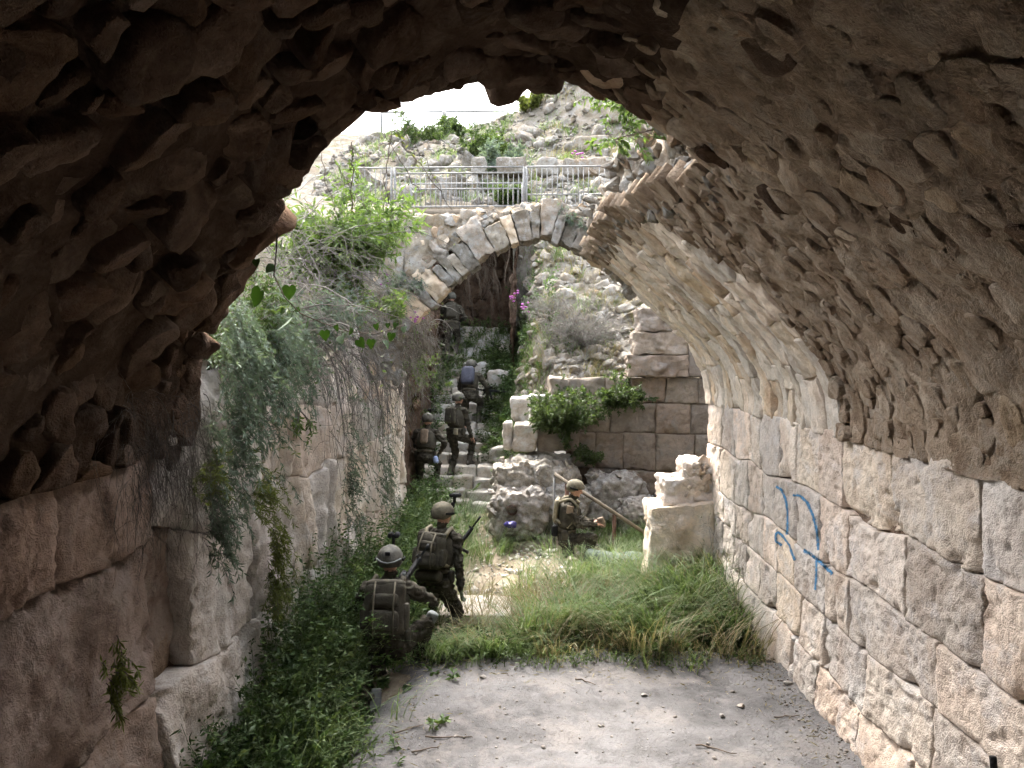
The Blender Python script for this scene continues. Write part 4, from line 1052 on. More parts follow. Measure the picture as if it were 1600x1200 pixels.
# ------------------------------------------------------------------ plants
def unit(v): return v / (np.linalg.norm(v, axis=-1, keepdims=True) + 1e-9)
def leaves_np(P, D, L, W, r, fold=0.25, droop=0.0):
    """folded diamond leaves, 6 vertices each"""
    n = len(P); D = unit(D); S = unit(np.cross(D, r.normal(size=(n, 3)))); U = np.cross(S, D)
    L = np.broadcast_to(L, (n,))[:, None]; W = np.broadcast_to(W, (n,))[:, None]
    dn = np.array([0, 0, -1.0]) * droop
    b = P; t = P + D * L + dn * L; m1 = P + D * L * 0.45 + dn * L * 0.25
    l = m1 + S * W * 0.5 + U * W * fold; q = m1 - S * W * 0.5 + U * W * fold
    V = np.stack([b, l, t, q, m1], 1).reshape(-1, 3)
    k = np.arange(n)[:, None] * 5
    F = np.concatenate([k + [0, 4, 1], k + [1, 4, 2], k + [0, 3, 4], k + [3, 2, 4]], 0)
    return V, F
def curves(base, dirs, length, m, r, grav=0.0, wob=0.15):
    """(N,m,3) polylines growing from base along dirs, bending by grav"""
    n = len(base); D = unit(dirs); C = np.zeros((n, m, 3)); C[:, 0] = base
    step = np.broadcast_to(length, (n,))[:, None] / (m - 1)
    for k in range(1, m):
        D = unit(D + r.normal(size=(n, 3)) * wob + np.array([0, 0, -grav]))
        C[:, k] = C[:, k - 1] + D * step
    return C
def join(*parts):
    V, F, n = [], [], 0
    for v, f in parts: V.append(v); F.append(f + n); n += len(v)
    return np.concatenate(V), F
def along(C, t):
    """points and tangents at parameters t (N,k)"""
    m = C.shape[1]; x = t * (m - 1); i = np.clip(np.floor(x).astype(int), 0, m - 2); f = (x - i)[..., None]
    n = np.arange(len(C))[:, None]
    return C[n, i] * (1 - f) + C[n, i + 1] * f, unit(C[n, i + 1] - C[n, i])

def shrub(name, label, base, height, spread, mat, nst=14, nsub=8, nleaf=14, leaf=(0.05, 0.02), up=1.0, grav=0.04, seed=0, cat='shrub', group=None, wob=0.2, lean=(0, 0, 0), stem_r=0.008, twig=None, bare=0.25, droop=0.1):
    r = np.random.default_rng(seed); o = empty(name, base); tag(o, label, cat, group)
    D = r.normal(size=(nst, 3)) * [1, 1, 0.35]; D = unit(D) * spread + np.array([0, 0, up * height]) * r.uniform(0.5, 1.2, (nst, 1)) + np.asarray(lean)
    L = np.linalg.norm(D, axis=1) * r.uniform(0.6, 1.05, nst)
    C = curves(r.normal(size=(nst, 3)) * [0.04, 0.04, 0.01] * spread * 2, D, L, 7, r, grav, wob * 0.6)
    P, T = along(C, r.uniform(bare, 1.0, (nst, nsub)))
    P = P.reshape(-1, 3); T = T.reshape(-1, 3)
    D2 = T + r.normal(size=P.shape) * 0.75
    C2 = curves(P, D2, np.repeat(L, nsub) * r.uniform(0.12, 0.38, len(P)), 5, r, grav, wob)
    v1 = tubes_np(C, stem_r, stem_r * 0.35); v2 = tubes_np(C2, stem_r * 0.4, stem_r * 0.15)
    V, F = join(v1, v2); Fq = np.concatenate(F)
    so = obj('stems', V, Fq, twig or M['twig'], o, True, np.repeat(r.random(len(V) // 3 + 1), 3)[:len(V)]); so['kind'] = 'stuff'
    if nleaf:
        P, T = along(C2, r.uniform(0.1, 1.0, (len(C2), nleaf))); P = P.reshape(-1, 3); T = T.reshape(-1, 3)
        s = r.uniform(0.6, 1.25, len(P))
        V, F = leaves_np(P, T * 0.8 + r.normal(size=P.shape) * 0.7, leaf[0] * s, leaf[1] * s, r, 0.2, droop)
        clump = np.repeat(r.random(len(C2)), nleaf) * 0.6 + r.random(len(P)) * 0.4
        obj('foliage', V, F, mat, o, False, np.repeat(clump, 5))
    return o

def blades(P, h, lean, r, w=0.006, m=6, bend=0.9):
    """grass blades that arch over. P (N,3), h (N,), lean (N,3)"""
    n = len(P); t = np.linspace(0, 1, m)[None, :, None]
    lean = unit(lean * [1, 1, 0]) ; h = np.asarray(h)[:, None, None]
    b = (np.broadcast_to(bend, (n,)) * r.uniform(0.5, 1.5, n))[:, None, None]
    up = np.sin(np.clip(t * (1 + b * 0.55), 0, 2.4)) / (1 + b * 0.25)
    C = P[:, None] + h * (np.array([0, 0, 1.0]) * up + lean[:, None] * (b * 0.75 * t ** 1.8 + 0.1 * t))
    S = unit(np.cross(lean + r.normal(size=(n, 3)) * 0.4, [0, 0, 1.0]))[:, None]
    ww = (np.broadcast_to(w, (n,)) * r.uniform(0.7, 1.3, n))[:, None, None] * (1 - t ** 2.2 * 0.93)
    V = np.stack([C - S * ww * 0.5, C + S * ww * 0.5], 2).reshape(-1, 3)
    k = np.arange(n)[:, None, None] * (2 * m) + np.arange(m - 1)[None, :, None] * 2
    F = (k + np.array([0, 1, 3, 2])).reshape(-1, 4)
    return V, F

def grass_patch(name, label, tufts, mat, seed, zf, kind='stuff', w=0.006, per=60, hr=(0.5, 1.0), spread=0.10):
    """tufts: (x, y, height, lean_x, lean_y)"""
    r = np.random.default_rng(seed); T = np.asarray(tufts, float); n = len(T)
    k = np.repeat(np.arange(n), per)
    off = r.normal(size=(len(k), 2)) * spread
    x = T[k, 0] + off[:, 0]; y = T[k, 1] + off[:, 1]
    P = np.stack([x, y, zf(x, y) - 0.02], 1)
    lean = np.stack([T[k, 3] + off[:, 0] * 6 + r.normal(size=len(k)) * 0.5, T[k, 4] + off[:, 1] * 6 + r.normal(size=len(k)) * 0.5, 0 * x], 1)
    h = T[k, 2] * r.uniform(*hr, len(k))
    V, F = blades(P, h, lean, r, w)
    t = np.repeat(r.random(n)[k] * 0.5 + r.random(len(k)) * 0.5, 12)
    o = obj(name, V, F, mat, None, False, t); tag(o, label, 'grass', kind=kind)
    return o

def court_grass():
    r = np.random.default_rng(81)
    # tall arching grass across the end of the floor
    T = []
    for _ in range(84):
        x = r.uniform(-1.0, 1.95); y = 7.3 + .3 * float(vnoise(np.array([[x * 2.3, 0, 0]]), 7)[0]) + abs(r.normal()) * 0.5 + 0.05 * x
        T.append((x, y, r.uniform(0.45, 0.95) if x > -.25 else r.uniform(.3, .55), -0.6 + r.normal() * 1.0, -0.6 + r.normal() * .6))
    for _ in range(44):
        x = r.uniform(0.2, 2.2); y = r.uniform(7.5, 9.8); T.append((x, y, r.uniform(0.45, 0.85), r.normal() * 0.9, -0.5 + r.normal() * 0.6))
    for _ in range(22):
        x = r.uniform(-0.95, -0.15); y = r.uniform(7.2, 7.6); T.append((x, y, r.uniform(0.4, 0.6), 0.4 + r.normal() * 0.6, -0.8))
    T = [q for q in T if not (-1.25 < q[0] < -.3 and 7.75 < q[1] < 9.6)]
    grass_patch('tall_grass', 'tall arching green grass growing across the end of the bare floor', T, M['grass'], 82, ground_z, per=40, w=0.011, hr=(0.45, 1.1), spread=0.06)
    T = [q for q in T if not (-1.25 < q[0] < -.3 and 7.75 < q[1] < 9.6)]
    T2 = [(r.uniform(-.9, 2.1), r.uniform(6.85, 7.2), r.uniform(.15, .35), r.normal(), -.6) for _ in range(34)]
    grass_patch('floor_edge_grass', 'short sparse tufts creeping onto the edge of the bare floor', T2, M['grass'], 96, lambda x, y: 0 * x + .01, per=9, w=.008, hr=(.3, 1.1), spread=.05)
    T = []
    for _ in range(130):
        x = r.uniform(-0.9, 2.15); y = r.uniform(7.15, 9.6); T.append((x, y, r.uniform(0.35, 0.8), r.normal(), -0.5 + r.normal() * 0.8))
    grass_patch('dry_grass', 'straw-coloured dead grass mixed into the green tufts', T, M['dry'], 83, ground_z, per=30, w=0.009, hr=(.3, 1.1), spread=0.08)
    T = []
    for _ in range(150):
        y = r.uniform(9.8, 13.6); x = r.uniform(-1.0, 2.9)
        if -1.3 < x < 0.45 and y < 11.3 and r.random() < 0.75: continue
        if -0.5 < x < 0.3 and r.random() < 0.55: continue
        T.append((x, y, r.uniform(0.3, 0.6), r.normal(), -0.3 + r.normal() * 0.5))
    for _ in range(60):
        T.append((r.uniform(-2.2, -1.0), r.uniform(8.0, 13.8), r.uniform(0.4, 0.8), 0.5 + r.normal() * 0.5, -0.2 + r.normal() * 0.4))
    grass_patch('court_grass', 'green grass growing around the sunken court before the stairs', T, M['grass'], 84, ground_z, per=48, w=0.008)
    # right-hand clump at the foot of the pier
    T = [(r.uniform(1.2, 2.2), r.uniform(8.3, 9.9), r.uniform(0.4, 0.75), -0.5 + r.normal() * 0.5, -0.7 + r.normal() * 0.3) for _ in range(46)]
    grass_patch('pier_grass', 'lush grass at the foot of the broken pier', T, M['grass'], 85, ground_z, per=60, w=0.008)
    # on the stairs edge, slope and hillside
    T = [(-0.55 + abs(r.normal()) * 0.25, y, r.uniform(0.2, 0.45), -0.8, -0.4) for y in r.uniform(14.0, 18.6, 90)] + [(r.uniform(-2.2, -0.7), y, r.uniform(0.15, 0.35), r.normal(), -0.5) for y in r.uniform(17.6, 19.8, 45)]
    grass_patch('stair_grass', 'weedy grass fringing the upper stairs and their rubble slope', T, M['grass'], 86, lambda x, y: np.where(x < -0.62, stairs_z(y) + 0.15, terrain_z(x, y)), per=45, w=0.009)
    T = [(r.uniform(-.3, 2.6), r.uniform(13.8, 18.4), r.uniform(.2, .45), r.normal(), -.6) for _ in range(70)]
    grass_patch('slope_dry_grass', 'dry tufts between the stones of the rubble slope above the recess wall', T, M['dry'], 98, terrain_z, per=36, w=.009)
    T = [(r.uniform(-.3, 2.6), r.uniform(13.8, 18.4), r.uniform(.2, .4), r.normal(), -.6) for _ in range(50)]
    grass_patch('slope_grass', 'green tufts between the stones of the rubble slope above the recess wall', T, M['grass'], 99, terrain_z, per=36, w=.01)
    T = [(r.uniform(-6, 6), r.uniform(20.3, 32), r.uniform(0.25, 0.6), r.normal(), r.normal()) for _ in range(300)]
    grass_patch('hillside_grass', 'thin grass between the stones of the far hillside', T, M['grass'], 87, terrain_z, per=30, w=0.014, spread=0.16)
    T = [(r.uniform(0, 6), r.uniform(22, 32), r.uniform(0.2, 0.5), r.normal(), r.normal()) for _ in range(90)]
    grass_patch('hillside_dry_grass', 'dry brown grass on the slope below the rubble mound', T, M['dry'], 88, terrain_z, per=30, w=0.014, spread=0.16)
court_grass()
def wall_foot_grass():
    r = np.random.default_rng(89)
    T = [(-2.1 + abs(r.normal()) * .45, y, r.uniform(.4, .8), .8 + r.normal() * .5, -.3 + r.normal() * .4) for y in r.uniform(4.6, 9, 60)] + [(-1.0 + r.normal() * .25, y, r.uniform(.3, .55), .6, -.6) for y in r.uniform(7.3, 7.8, 12)]
    grass_patch('wall_foot_grass', 'long grass blades arching out of the undergrowth by the weathered wall', T, M['grass'], 90, ground_z, per=16, w=0.009, hr=(.4, 1.1), spread=.07)
wall_foot_grass()

def undergrowth(name, label, n, xf, yr, hf, mat, seed, leaf=(0.035, 0.014), zf=ground_z, nl=26):
    """dense leafy shoots: one mass"""
    r = np.random.default_rng(seed); y = r.uniform(*yr, n); x = xf(y, r)
    h = hf(x, y) * r.uniform(0.45, 1.1, n) * np.clip(np.hypot((x + 1.2) / .46, (y - 6.35) / .75) - .4, 0.12, 1)
    base = np.stack([x, y, zf(x, y) - 0.03], 1)
    D = r.normal(size=(n, 3)) * [0.42, 0.42, 0] + [0.15, -0.05, 1]
    C = curves(base, D, h, 7, r, 0.03, 0.16)
    v1 = tubes_np(C, 0.004, 0.0015)
    P, T = along(C, r.uniform(0.12, 1.0, (n, nl)) ** 0.8); P = P.reshape(-1, 3); T = T.reshape(-1, 3)
    s = r.uniform(0.55, 1.3, len(P)) * (0.8 + 0.5 * np.repeat(r.random(n), nl))
    D2 = T * 0.35 + r.normal(size=P.shape) * [0.9, 0.9, 0.45]
    V2, F2 = leaves_np(P + unit(D2) * 0.01, D2, leaf[0] * s, leaf[1] * s, r, 0.15, 0.15)
    F1 = np.concatenate([v1[1][:, [0, 1, 2]], v1[1][:, [0, 2, 3]]])
    t = np.concatenate([np.full(len(v1[0]), 0.3), np.repeat(np.repeat(r.random(n) ** 1.5, nl) * 0.65 + r.random(len(P)) * 0.35, 5)])
    o = obj(name, np.concatenate([v1[0], V2]), np.concatenate([F1, F2 + len(v1[0])]), mat, None, False, t)
    return tag(o, label, 'undergrowth', kind='stuff')
undergrowth('undergrowth', 'dense dark leafy undergrowth along the foot of the weathered wall', 1300,
            lambda y, r: -2.2 + np.abs(r.normal(size=len(y))) * np.interp(y, [4.4, 5.2, 6.3, 9, 13], [0.45, 0.55, 0.42, 0.34, 0.3]), (4.4, 9.5),
            lambda x, y: np.interp(x, [-2.2, -1.7, -1.1, -0.8], [1.0, 0.7, 0.32, 0.15]) * np.interp(y, [4.4, 5.5, 7, 9], [0.55, 0.75, 1.25, 1.3]), M['dark_leaf'], 91, (0.045, 0.019), nl=34)
undergrowth('undergrowth', 'lighter yellow-green shoots rising out of the dark undergrowth', 420,
            lambda y, r: -2.15 + np.abs(r.normal(size=len(y))) * np.interp(y, [4.4, 5.2, 6.3, 9, 13], [0.42, 0.5, 0.36, 0.3, 0.3]), (4.6, 9.3),
            lambda x, y: np.interp(x, [-2.2, -1.7, -1.1, -0.8], [1.15, 0.8, 0.4, 0.2]) * np.interp(y, [4.4, 5.5, 7, 9], [0.6, 0.8, 1.25, 1.3]), M['bush'], 97, (0.055, 0.014), nl=30)
undergrowth('undergrowth', 'mixed low weeds thinning out over the edge of the bare floor', 150,
            lambda y, r: r.uniform(-1.0, 2.1, len(y)), (6.85, 7.7), lambda x, y: 0.22 + 0 * x, M['bush'], 79, (0.035, 0.013), lambda x, y: 0 * x + .02, 16)
undergrowth('undergrowth', 'green weeds at the far foot of the weathered wall by the stairs', 420,
            lambda y, r: -2.2 + np.abs(r.normal(size=len(y))) * 0.3, (9.5, 14.2), lambda x, y: 0.9 + 0 * x, M['dark_leaf'], 92, (0.06, 0.02))
undergrowth('undergrowth', 'low green weeds between grass before the broken pier', 420,
            lambda y, r: r.uniform(0.5, 2.2, len(y)), (7.6, 9.8), lambda x, y: 0.38 + 0 * x, M['dark_leaf'], 93, (0.05, 0.014))
undergrowth('undergrowth', 'leafy weeds half hiding the right side of the upper stairs', 300,
            lambda y, r: -1.15 + np.abs(r.normal(size=len(y))) * 0.3, (15.0, 18.6), lambda x, y: 0.4 + 0 * x, M['bush'], 87, (0.07, 0.025), lambda x, y: np.where(x < -.65, stairs_z(y) + .1, terrain_z(x, y)))
undergrowth('undergrowth', 'thin weeds overgrowing the top steps before the dark passage', 130,
            lambda y, r: r.uniform(-2.2, -.7, len(y)), (17.4, 19.8), lambda x, y: 0.36 + 0 * x, M['bright'], 86, (0.07, 0.018), lambda x, y: stairs_z(y) + .12)
undergrowth('undergrowth', 'weeds along the trench wall beside the stairs', 200,
            lambda y, r: -2.35 + np.abs(r.normal(size=len(y))) * 0.18, (15.2, 18.6), lambda x, y: 0.5 + 0 * x, M['dark_leaf'], 88, (0.07, 0.02), lambda x, y: stairs_z(y) + .1)
undergrowth('undergrowth', 'leafy weeds covering the rubble slope right of the stairs', 420,
            lambda y, r: -0.7 + np.abs(r.normal(size=len(y))) * 0.4, (13.9, 17.6), lambda x, y: 0.45 + 0 * x, M['dark_leaf'], 94, (0.07, 0.025), lambda x, y: np.maximum(terrain_z(x, y), stairs_z(y)))

# single shrubs
def on(x, y): return (x, y, float(terrain_z(x, y)))
shrub('bright_bush', 'bright green bush on the bank beside the ragged edge of the vault', (-2.25, 8.6, 3.75), 0.9, 0.75, M['bright'], 46, 16, 16, (0.11, 0.024), 0.8, 0.0, 1, wob=0.15, lean=(.15, -.1, 0))
shrub('bright_bush', 'smaller bright green sprig hanging below the bright bush', (-1.75, 9.3, 3.35), 0.35, 0.3, M['bright'], 8, 7, 12, (0.09, 0.022), 0.6, 0.03, 2)
shrub('grey_shrub', 'bluish grey-green shrub hanging on the left haunch of the arch', tuple(pix(632, 440, 10.35)), 0.30, 0.30, M['glauc'], 22, 9, 16, (0.05, 0.008), 0.3, 0.10, 3, lean=(0, -0.25, -0.1))
shrub('grey_shrub', 'small grey-green tuft on the arch top right of its crown', tuple(pix(885, 352, 10.5)), 0.2, 0.16, M['glauc'], 14, 7, 12, (0.045, 0.008), 0.8, 0.02, 4, lean=(0, -0.08, 0))
shrub('grey_shrub', 'grey-green scrub on the masonry where the arch meets the vault', tuple(pix(925, 372, 10.4)), 0.25, 0.22, M['glauc'], 18, 8, 12, (0.05, 0.009), 0.8, 0.02, 14, lean=(0, -0.1, 0))
shrub('bank_shrub', 'green shrub on the bank just behind the vault edge', (-2.6, 6.0, float(terrain_z(-2.6, 6.0))), 0.6, 0.6, M['bush'], 40, 13, 18, (0.06, 0.018), 0.9, 0.0, 15)
shrub('bank_shrub', 'grey-green shrub spreading under the bright bush on the bank', (-2.45, 7.4, 3.1), 0.45, 0.6, M['glauc'], 40, 12, 16, (0.055, 0.012), 0.6, 0.04, 16, lean=(.2, 0, 0))
shrub('leafy_shrub', 'round green shrub rooted on the stepped end of the recess wall', tuple(pix(880, 668, 13.2)), 0.55, 0.55, M['bush'], 60, 15, 22, (0.055, 0.027), 0.9, 0.02, 5, lean=(0, -0.3, 0.05), bare=0.1)
shrub('leafy_shrub', 'smaller green shrub growing from a joint of the recess wall', tuple(pix(968, 630, 13.2)), 0.34, 0.42, M['bush'], 38, 11, 18, (0.055, 0.025), 0.8, 0.03, 6, lean=(0, -0.25, 0.0), bare=0.1)
shrub('leafy_shrub', 'low weedy shrub above the grey rubble footing', tuple(pix(925, 715, 13.05)), 0.26, 0.32, M['bush'], 22, 9, 14, (0.05, 0.022), 0.6, 0.02, 7, lean=(0, -0.15, 0), bare=0.1)
shrub('thorny_shrub', 'bare grey thorny shrub tumbling down the rubble slope under the vault edge', (0.85, 15.0, float(terrain_z(.85, 15.0)) + .05), 0.75, 1.0, M['glauc'], 120, 26, 1, (0.03, 0.01), 0.7, 0.02, 8, wob=0.4, stem_r=0.009, bare=0.05)
shrub('thorny_shrub', 'small bare grey shrub beside the passage edge above the stairs', (0.2, 15.6, float(terrain_z(.2, 15.6)) + .05), 0.45, 0.55, M['glauc'], 60, 18, 1, (0.03, 0.01), 0.5, 0.03, 9, wob=0.4, stem_r=0.007, bare=0.05)
for k, (px, py, d, h, s, mt, lab) in enumerate((
    (762, 232, 25.0, 0.9, 0.55, 'bush', 'dense dark green bush on the skyline, nearest the rubble mound'),
    (702, 222, 29.0, 0.75, 0.5, 'bush', 'small dark green bush on the skyline below the fence post'),
    (655, 232, 27.0, 0.6, 0.9, 'bush', 'wide low green bush on the skyline above the left railing'),
    (788, 255, 23.5, 0.7, 0.6, 'glauc', 'grey-green bush on the slope just above the row of pale blocks'),
    (905, 188, 30.0, 0.5, 0.7, 'yellowish', 'yellow-green bush low on the face of the rubble mound'),
    (828, 190, 29.5, 0.5, 0.5, 'yellowish', 'olive tuft at the left foot of the rubble mound'),
    (650, 318, 17.6, 0.3, 0.3, 'bright', 'fresh green tuft at the left end of the near railing panel'),
    (800, 318, 20.6, 0.35, 0.3, 'bush', 'green tuft seen through the bars near the central railing post'),
    (1075, 210, 24, 0.9, 0.9, 'bush', 'grey-green bush behind the sapling at the vault edge'))):
    p = pix(px, py, d); shrub('hill_shrub', lab, (p[0], d, float(terrain_z(p[0], d)) - 0.05), h * 1.0, s * 1.15, M[mt], 34, 13, 18, (0.13, 0.04), 1.0, 0.02, 20 + k, group='shrubs on the hillside', stem_r=0.012)

# sapling on the broken vault edge
def sapling():
    o = empty('sapling', tuple(vmap(float(s_of_x(.93)) + .34, 5.9, -.42))); b = np.array(o.location)
    tag(o, 'slender light green sapling rooted on the broken edge of the vault', 'tree')
    r = np.random.default_rng(95); top = pix(955, 146, 5.7) - b
    t = np.linspace(0, 1, 9)[:, None]; C = t * top + np.array([0.06, 0, 0.05]) * np.sin(t * 3.1); C2 = t * (pix(940, 222, 5.7) - b) * 0.9
    mb = MB(); mb.add(*tube(C, np.linspace(0.016, 0.005, 9), 6)); mb.add(*tube(C2, np.linspace(0.010, 0.004, 9), 6)); mb.build('trunk', M['bark'], o)
    base = np.concatenate([C[np.clip((r.uniform(0.45, 1.0, 46) * 8).astype(int), 0, 8)], C2[np.clip((r.uniform(0.7, 1, 14) * 8).astype(int), 0, 8)]])
    Cb = curves(base, r.normal(size=(60, 3)) * [1, 1, 0.6] + [0.25, 0, 0.2], r.uniform(0.10, 0.36, 60), 6, r, 0.03, 0.2)
    V, F = tubes_np(Cb, 0.004, 0.0015); obj('branches', V, F, M['bark'], o)
    P, T = along(Cb, r.uniform(0.25, 1, (60, 26))); P = P.reshape(-1, 3); T = T.reshape(-1, 3); s = r.uniform(0.6, 1.3, len(P))
    V, F = leaves_np(P, T + r.normal(size=P.shape) * 0.9, 0.045 * s, 0.022 * s, r, 0.15, 0.3)
    obj('crown', V, F, M['bright'], o, False, np.repeat(np.repeat(r.random(60), 26) * 0.6 + r.random(len(P)) * 0.4, 5))
sapling()

# dry twigs hanging over the weathered wall
def hanging_twigs(name, label, n, xr, yr, zr, lr, grav, seed, mat=None, wob=0.16, rr=0.0032, d0=(0.6, -0.1, 0.1), leaf=0):
    r = np.random.default_rng(seed)
    base = np.stack([r.uniform(*xr, n), r.uniform(*yr, n), r.uniform(*zr, n)], 1); o = empty(name, base.mean(0)); tag(o, label, 'vine')
    b0 = base - base.mean(0)
    C = curves(b0, r.normal(size=(n, 3)) * 0.5 + d0, r.uniform(*lr, n), 12, r, grav, wob)
    rv = rr * r.choice([.7, 1.0, 2.2], n, p=[.45, .4, .15]); V, F = tubes_np(C, rv, rv * 0.5)
    obj('twigs', V, F, mat or M['twig'], o, True, np.repeat(r.random(n), 36))
    P, T = along(C, r.uniform(0.2, 0.95, (n, 3))); P = P.reshape(-1, 3); T = T.reshape(-1, 3)
    C2 = curves(P, T + r.normal(size=P.shape) * 0.8, r.uniform(0.1, 0.45, len(P)), 6, r, grav, wob * 1.4)
    V, F = tubes_np(C2, rr * 0.7, rr * 0.35); obj('side_twigs', V, F, mat or M['twig'], o, True, np.repeat(r.random(len(P)), 18))
    if leaf:
        P, T = along(C2, r.uniform(0.2, 1, (len(C2), leaf))); P = P.reshape(-1, 3); T = T.reshape(-1, 3)
        V, F = leaves_np(P, T + r.normal(size=P.shape), 0.04, 0.016, r); obj('foliage', V, F, M['bush'], o, False, np.repeat(r.random(len(P)), 5))
    for c in o.children:
        if 'twigs' in c.name: c['kind'] = 'stuff'
    return o
hanging_twigs('dry_vine', 'tangle of dry grey stems tumbling from the bank below the bright bush', 330, (-2.9, -2.0), (6.4, 9.8), (2.9, 4.2), (0.6, 1.5), 0.10, 101, leaf=1)
hanging_twigs('dry_vine', 'curtain of thin grey stems hanging straight down over the weathered wall', 130, (-2.35, -2.05), (7.4, 11.6), (2.6, 3.1), (0.7, 1.5), 0.42, 102, wob=0.10)
hanging_twigs('dry_vine', 'dry grey stems arching beside the foot of the ruined arch', 130, (-2.5, -1.9), (10.6, 13.2), (2.4, 3.6), (0.5, 1.2), 0.16, 103, leaf=2)
hanging_twigs('hanging_roots', 'dark roots hanging in the mouth of the stair passage', 60, (-2.3, -0.9), (18.4, 19.6), (4.8, 5.9), (0.6, 1.6), 0.4, 104, M['bark'], rr=0.008)
hanging_twigs('hanging_roots', 'dead brown roots draped under the left foot of the arch', 110, (-2.3, -1.75), (11.0, 12.4), (3.1, 3.5), (0.3, 0.9), 0.35, 105, rr=0.005)
hanging_twigs('hanging_roots', 'fine dusty rootlets below the rubble at the top of the near wall', 200, (-2.2, -2.12), (3.9, 4.9), (2.1, 2.6), (0.15, 0.5), 0.5, 106, rr=0.0014)

# feathery grey-green plants hanging on the wall
def feathery(label, px, py, d, n, L, spread, seed, mat='glauc', name='feathery_plant', dn=0.3):
    n = int(n * 1.3)
    r = np.random.default_rng(seed); b = np.array([-2.16, d, pix(px, py, d)[2]]); o = empty(name, b); tag(o, label, 'plant', 'grey-green plants hanging on the weathered wall')
    base = r.normal(size=(n, 3)) * [0.03, spread[0], spread[1]]; base[:, 0] = np.abs(base[:, 0])
    C = curves(base, r.normal(size=(n, 3)) * 0.35 + [0.75, -0.25, -0.1], r.uniform(0.5, 1.1, n) * L, 8, r, dn, 0.12)
    V, F = tubes_np(C, 0.0025, 0.001); obj('stems', V, F, M['twig'], o, True, np.repeat(r.random(n), 24))['kind'] = 'stuff'
    P, T = along(C, r.uniform(0.05, 1, (n, 34))); P = P.reshape(-1, 3); T = T.reshape(-1, 3)
    s = r.uniform(0.6, 1.3, len(P)); V, F = leaves_np(P, T * 0.9 + r.normal(size=P.shape) * 0.55, 0.046 * s, 0.009 * s, r, 0.1)
    obj('foliage', V, F, M[mat], o, False, np.repeat(np.repeat(r.random(n), 34) * 0.5 + r.random(len(P)) * 0.5, 5))
feathery('long feathery grey-green plant hanging just beyond the dark vault edge', 345, 640, 5.25, 95, 0.40, (0.13, 0.30), 111)
feathery('feathery grey-green plant hanging low beside the dark gap in the wall', 315, 780, 4.95, 60, 0.32, (0.08, 0.22), 112)
feathery('feathery grey-green plant high on the wall under the vine', 395, 590, 5.9, 70, 0.38, (0.2, 0.25), 113)
feathery('grey-green streak of foliage hanging in the wall fluting below the twigs', 545, 730, 8.5, 50, 0.42, (0.12, 0.35), 114)
feathery('grey-green streak of foliage hanging by the far end of the weathered wall', 590, 720, 10.4, 50, 0.45, (0.25, 0.4), 115)
feathery('grey-green tuft on the wall top near the ivy stem', 440, 560, 6.7, 50, 0.35, (0.35, 0.15), 119)
feathery('grey-green curtain of foliage at the wall top beside the vault edge', 362, 535, 5.35, 80, 0.34, (0.16, 0.16), 123)
feathery('grey-green foliage spilling over the wall top under the ivy', 425, 520, 6.3, 70, 0.36, (0.3, 0.18), 124)
feathery('mossy green tuft low on the near wall below the long joint', 160, 1040, 3.75, 16, 0.16, (0.05, 0.12), 116, 'yellowish')
feathery('olive green bushy strip in the wall crack behind the undergrowth', 425, 880, 6.05, 60, 0.28, (0.06, 0.28), 117, 'yellowish')
feathery('yellow-green sprig at the top of the dark gap in the wall', 265, 745, 4.75, 14, 0.22, (0.06, 0.05), 118, 'yellowish', dn=0.05)
feathery('yellow-green sprigs in the middle of the weathered wall', 380, 760, 5.75, 26, 0.25, (0.12, 0.12), 120, 'yellowish', dn=0.1)
shrub('wall_sprig', 'broad-leaved green sprig hanging on the pale wall below the twigs', (-2.12, 6.7, 2.35), 0.1, 0.16, M['bright'], 7, 4, 7, (0.06, 0.02), 0.3, 0.25, 121, lean=(0.1, 0, -0.25))
shrub('wall_sprig', 'pale green leafy sprig at the wall end beside the stairs', (-2.0, 11.9, 2.75), 0.25, 0.4, M['bright'], 10, 6, 10, (0.06, 0.025), 0.3, 0.1, 122, lean=(0.25, -0.1, -0.1))

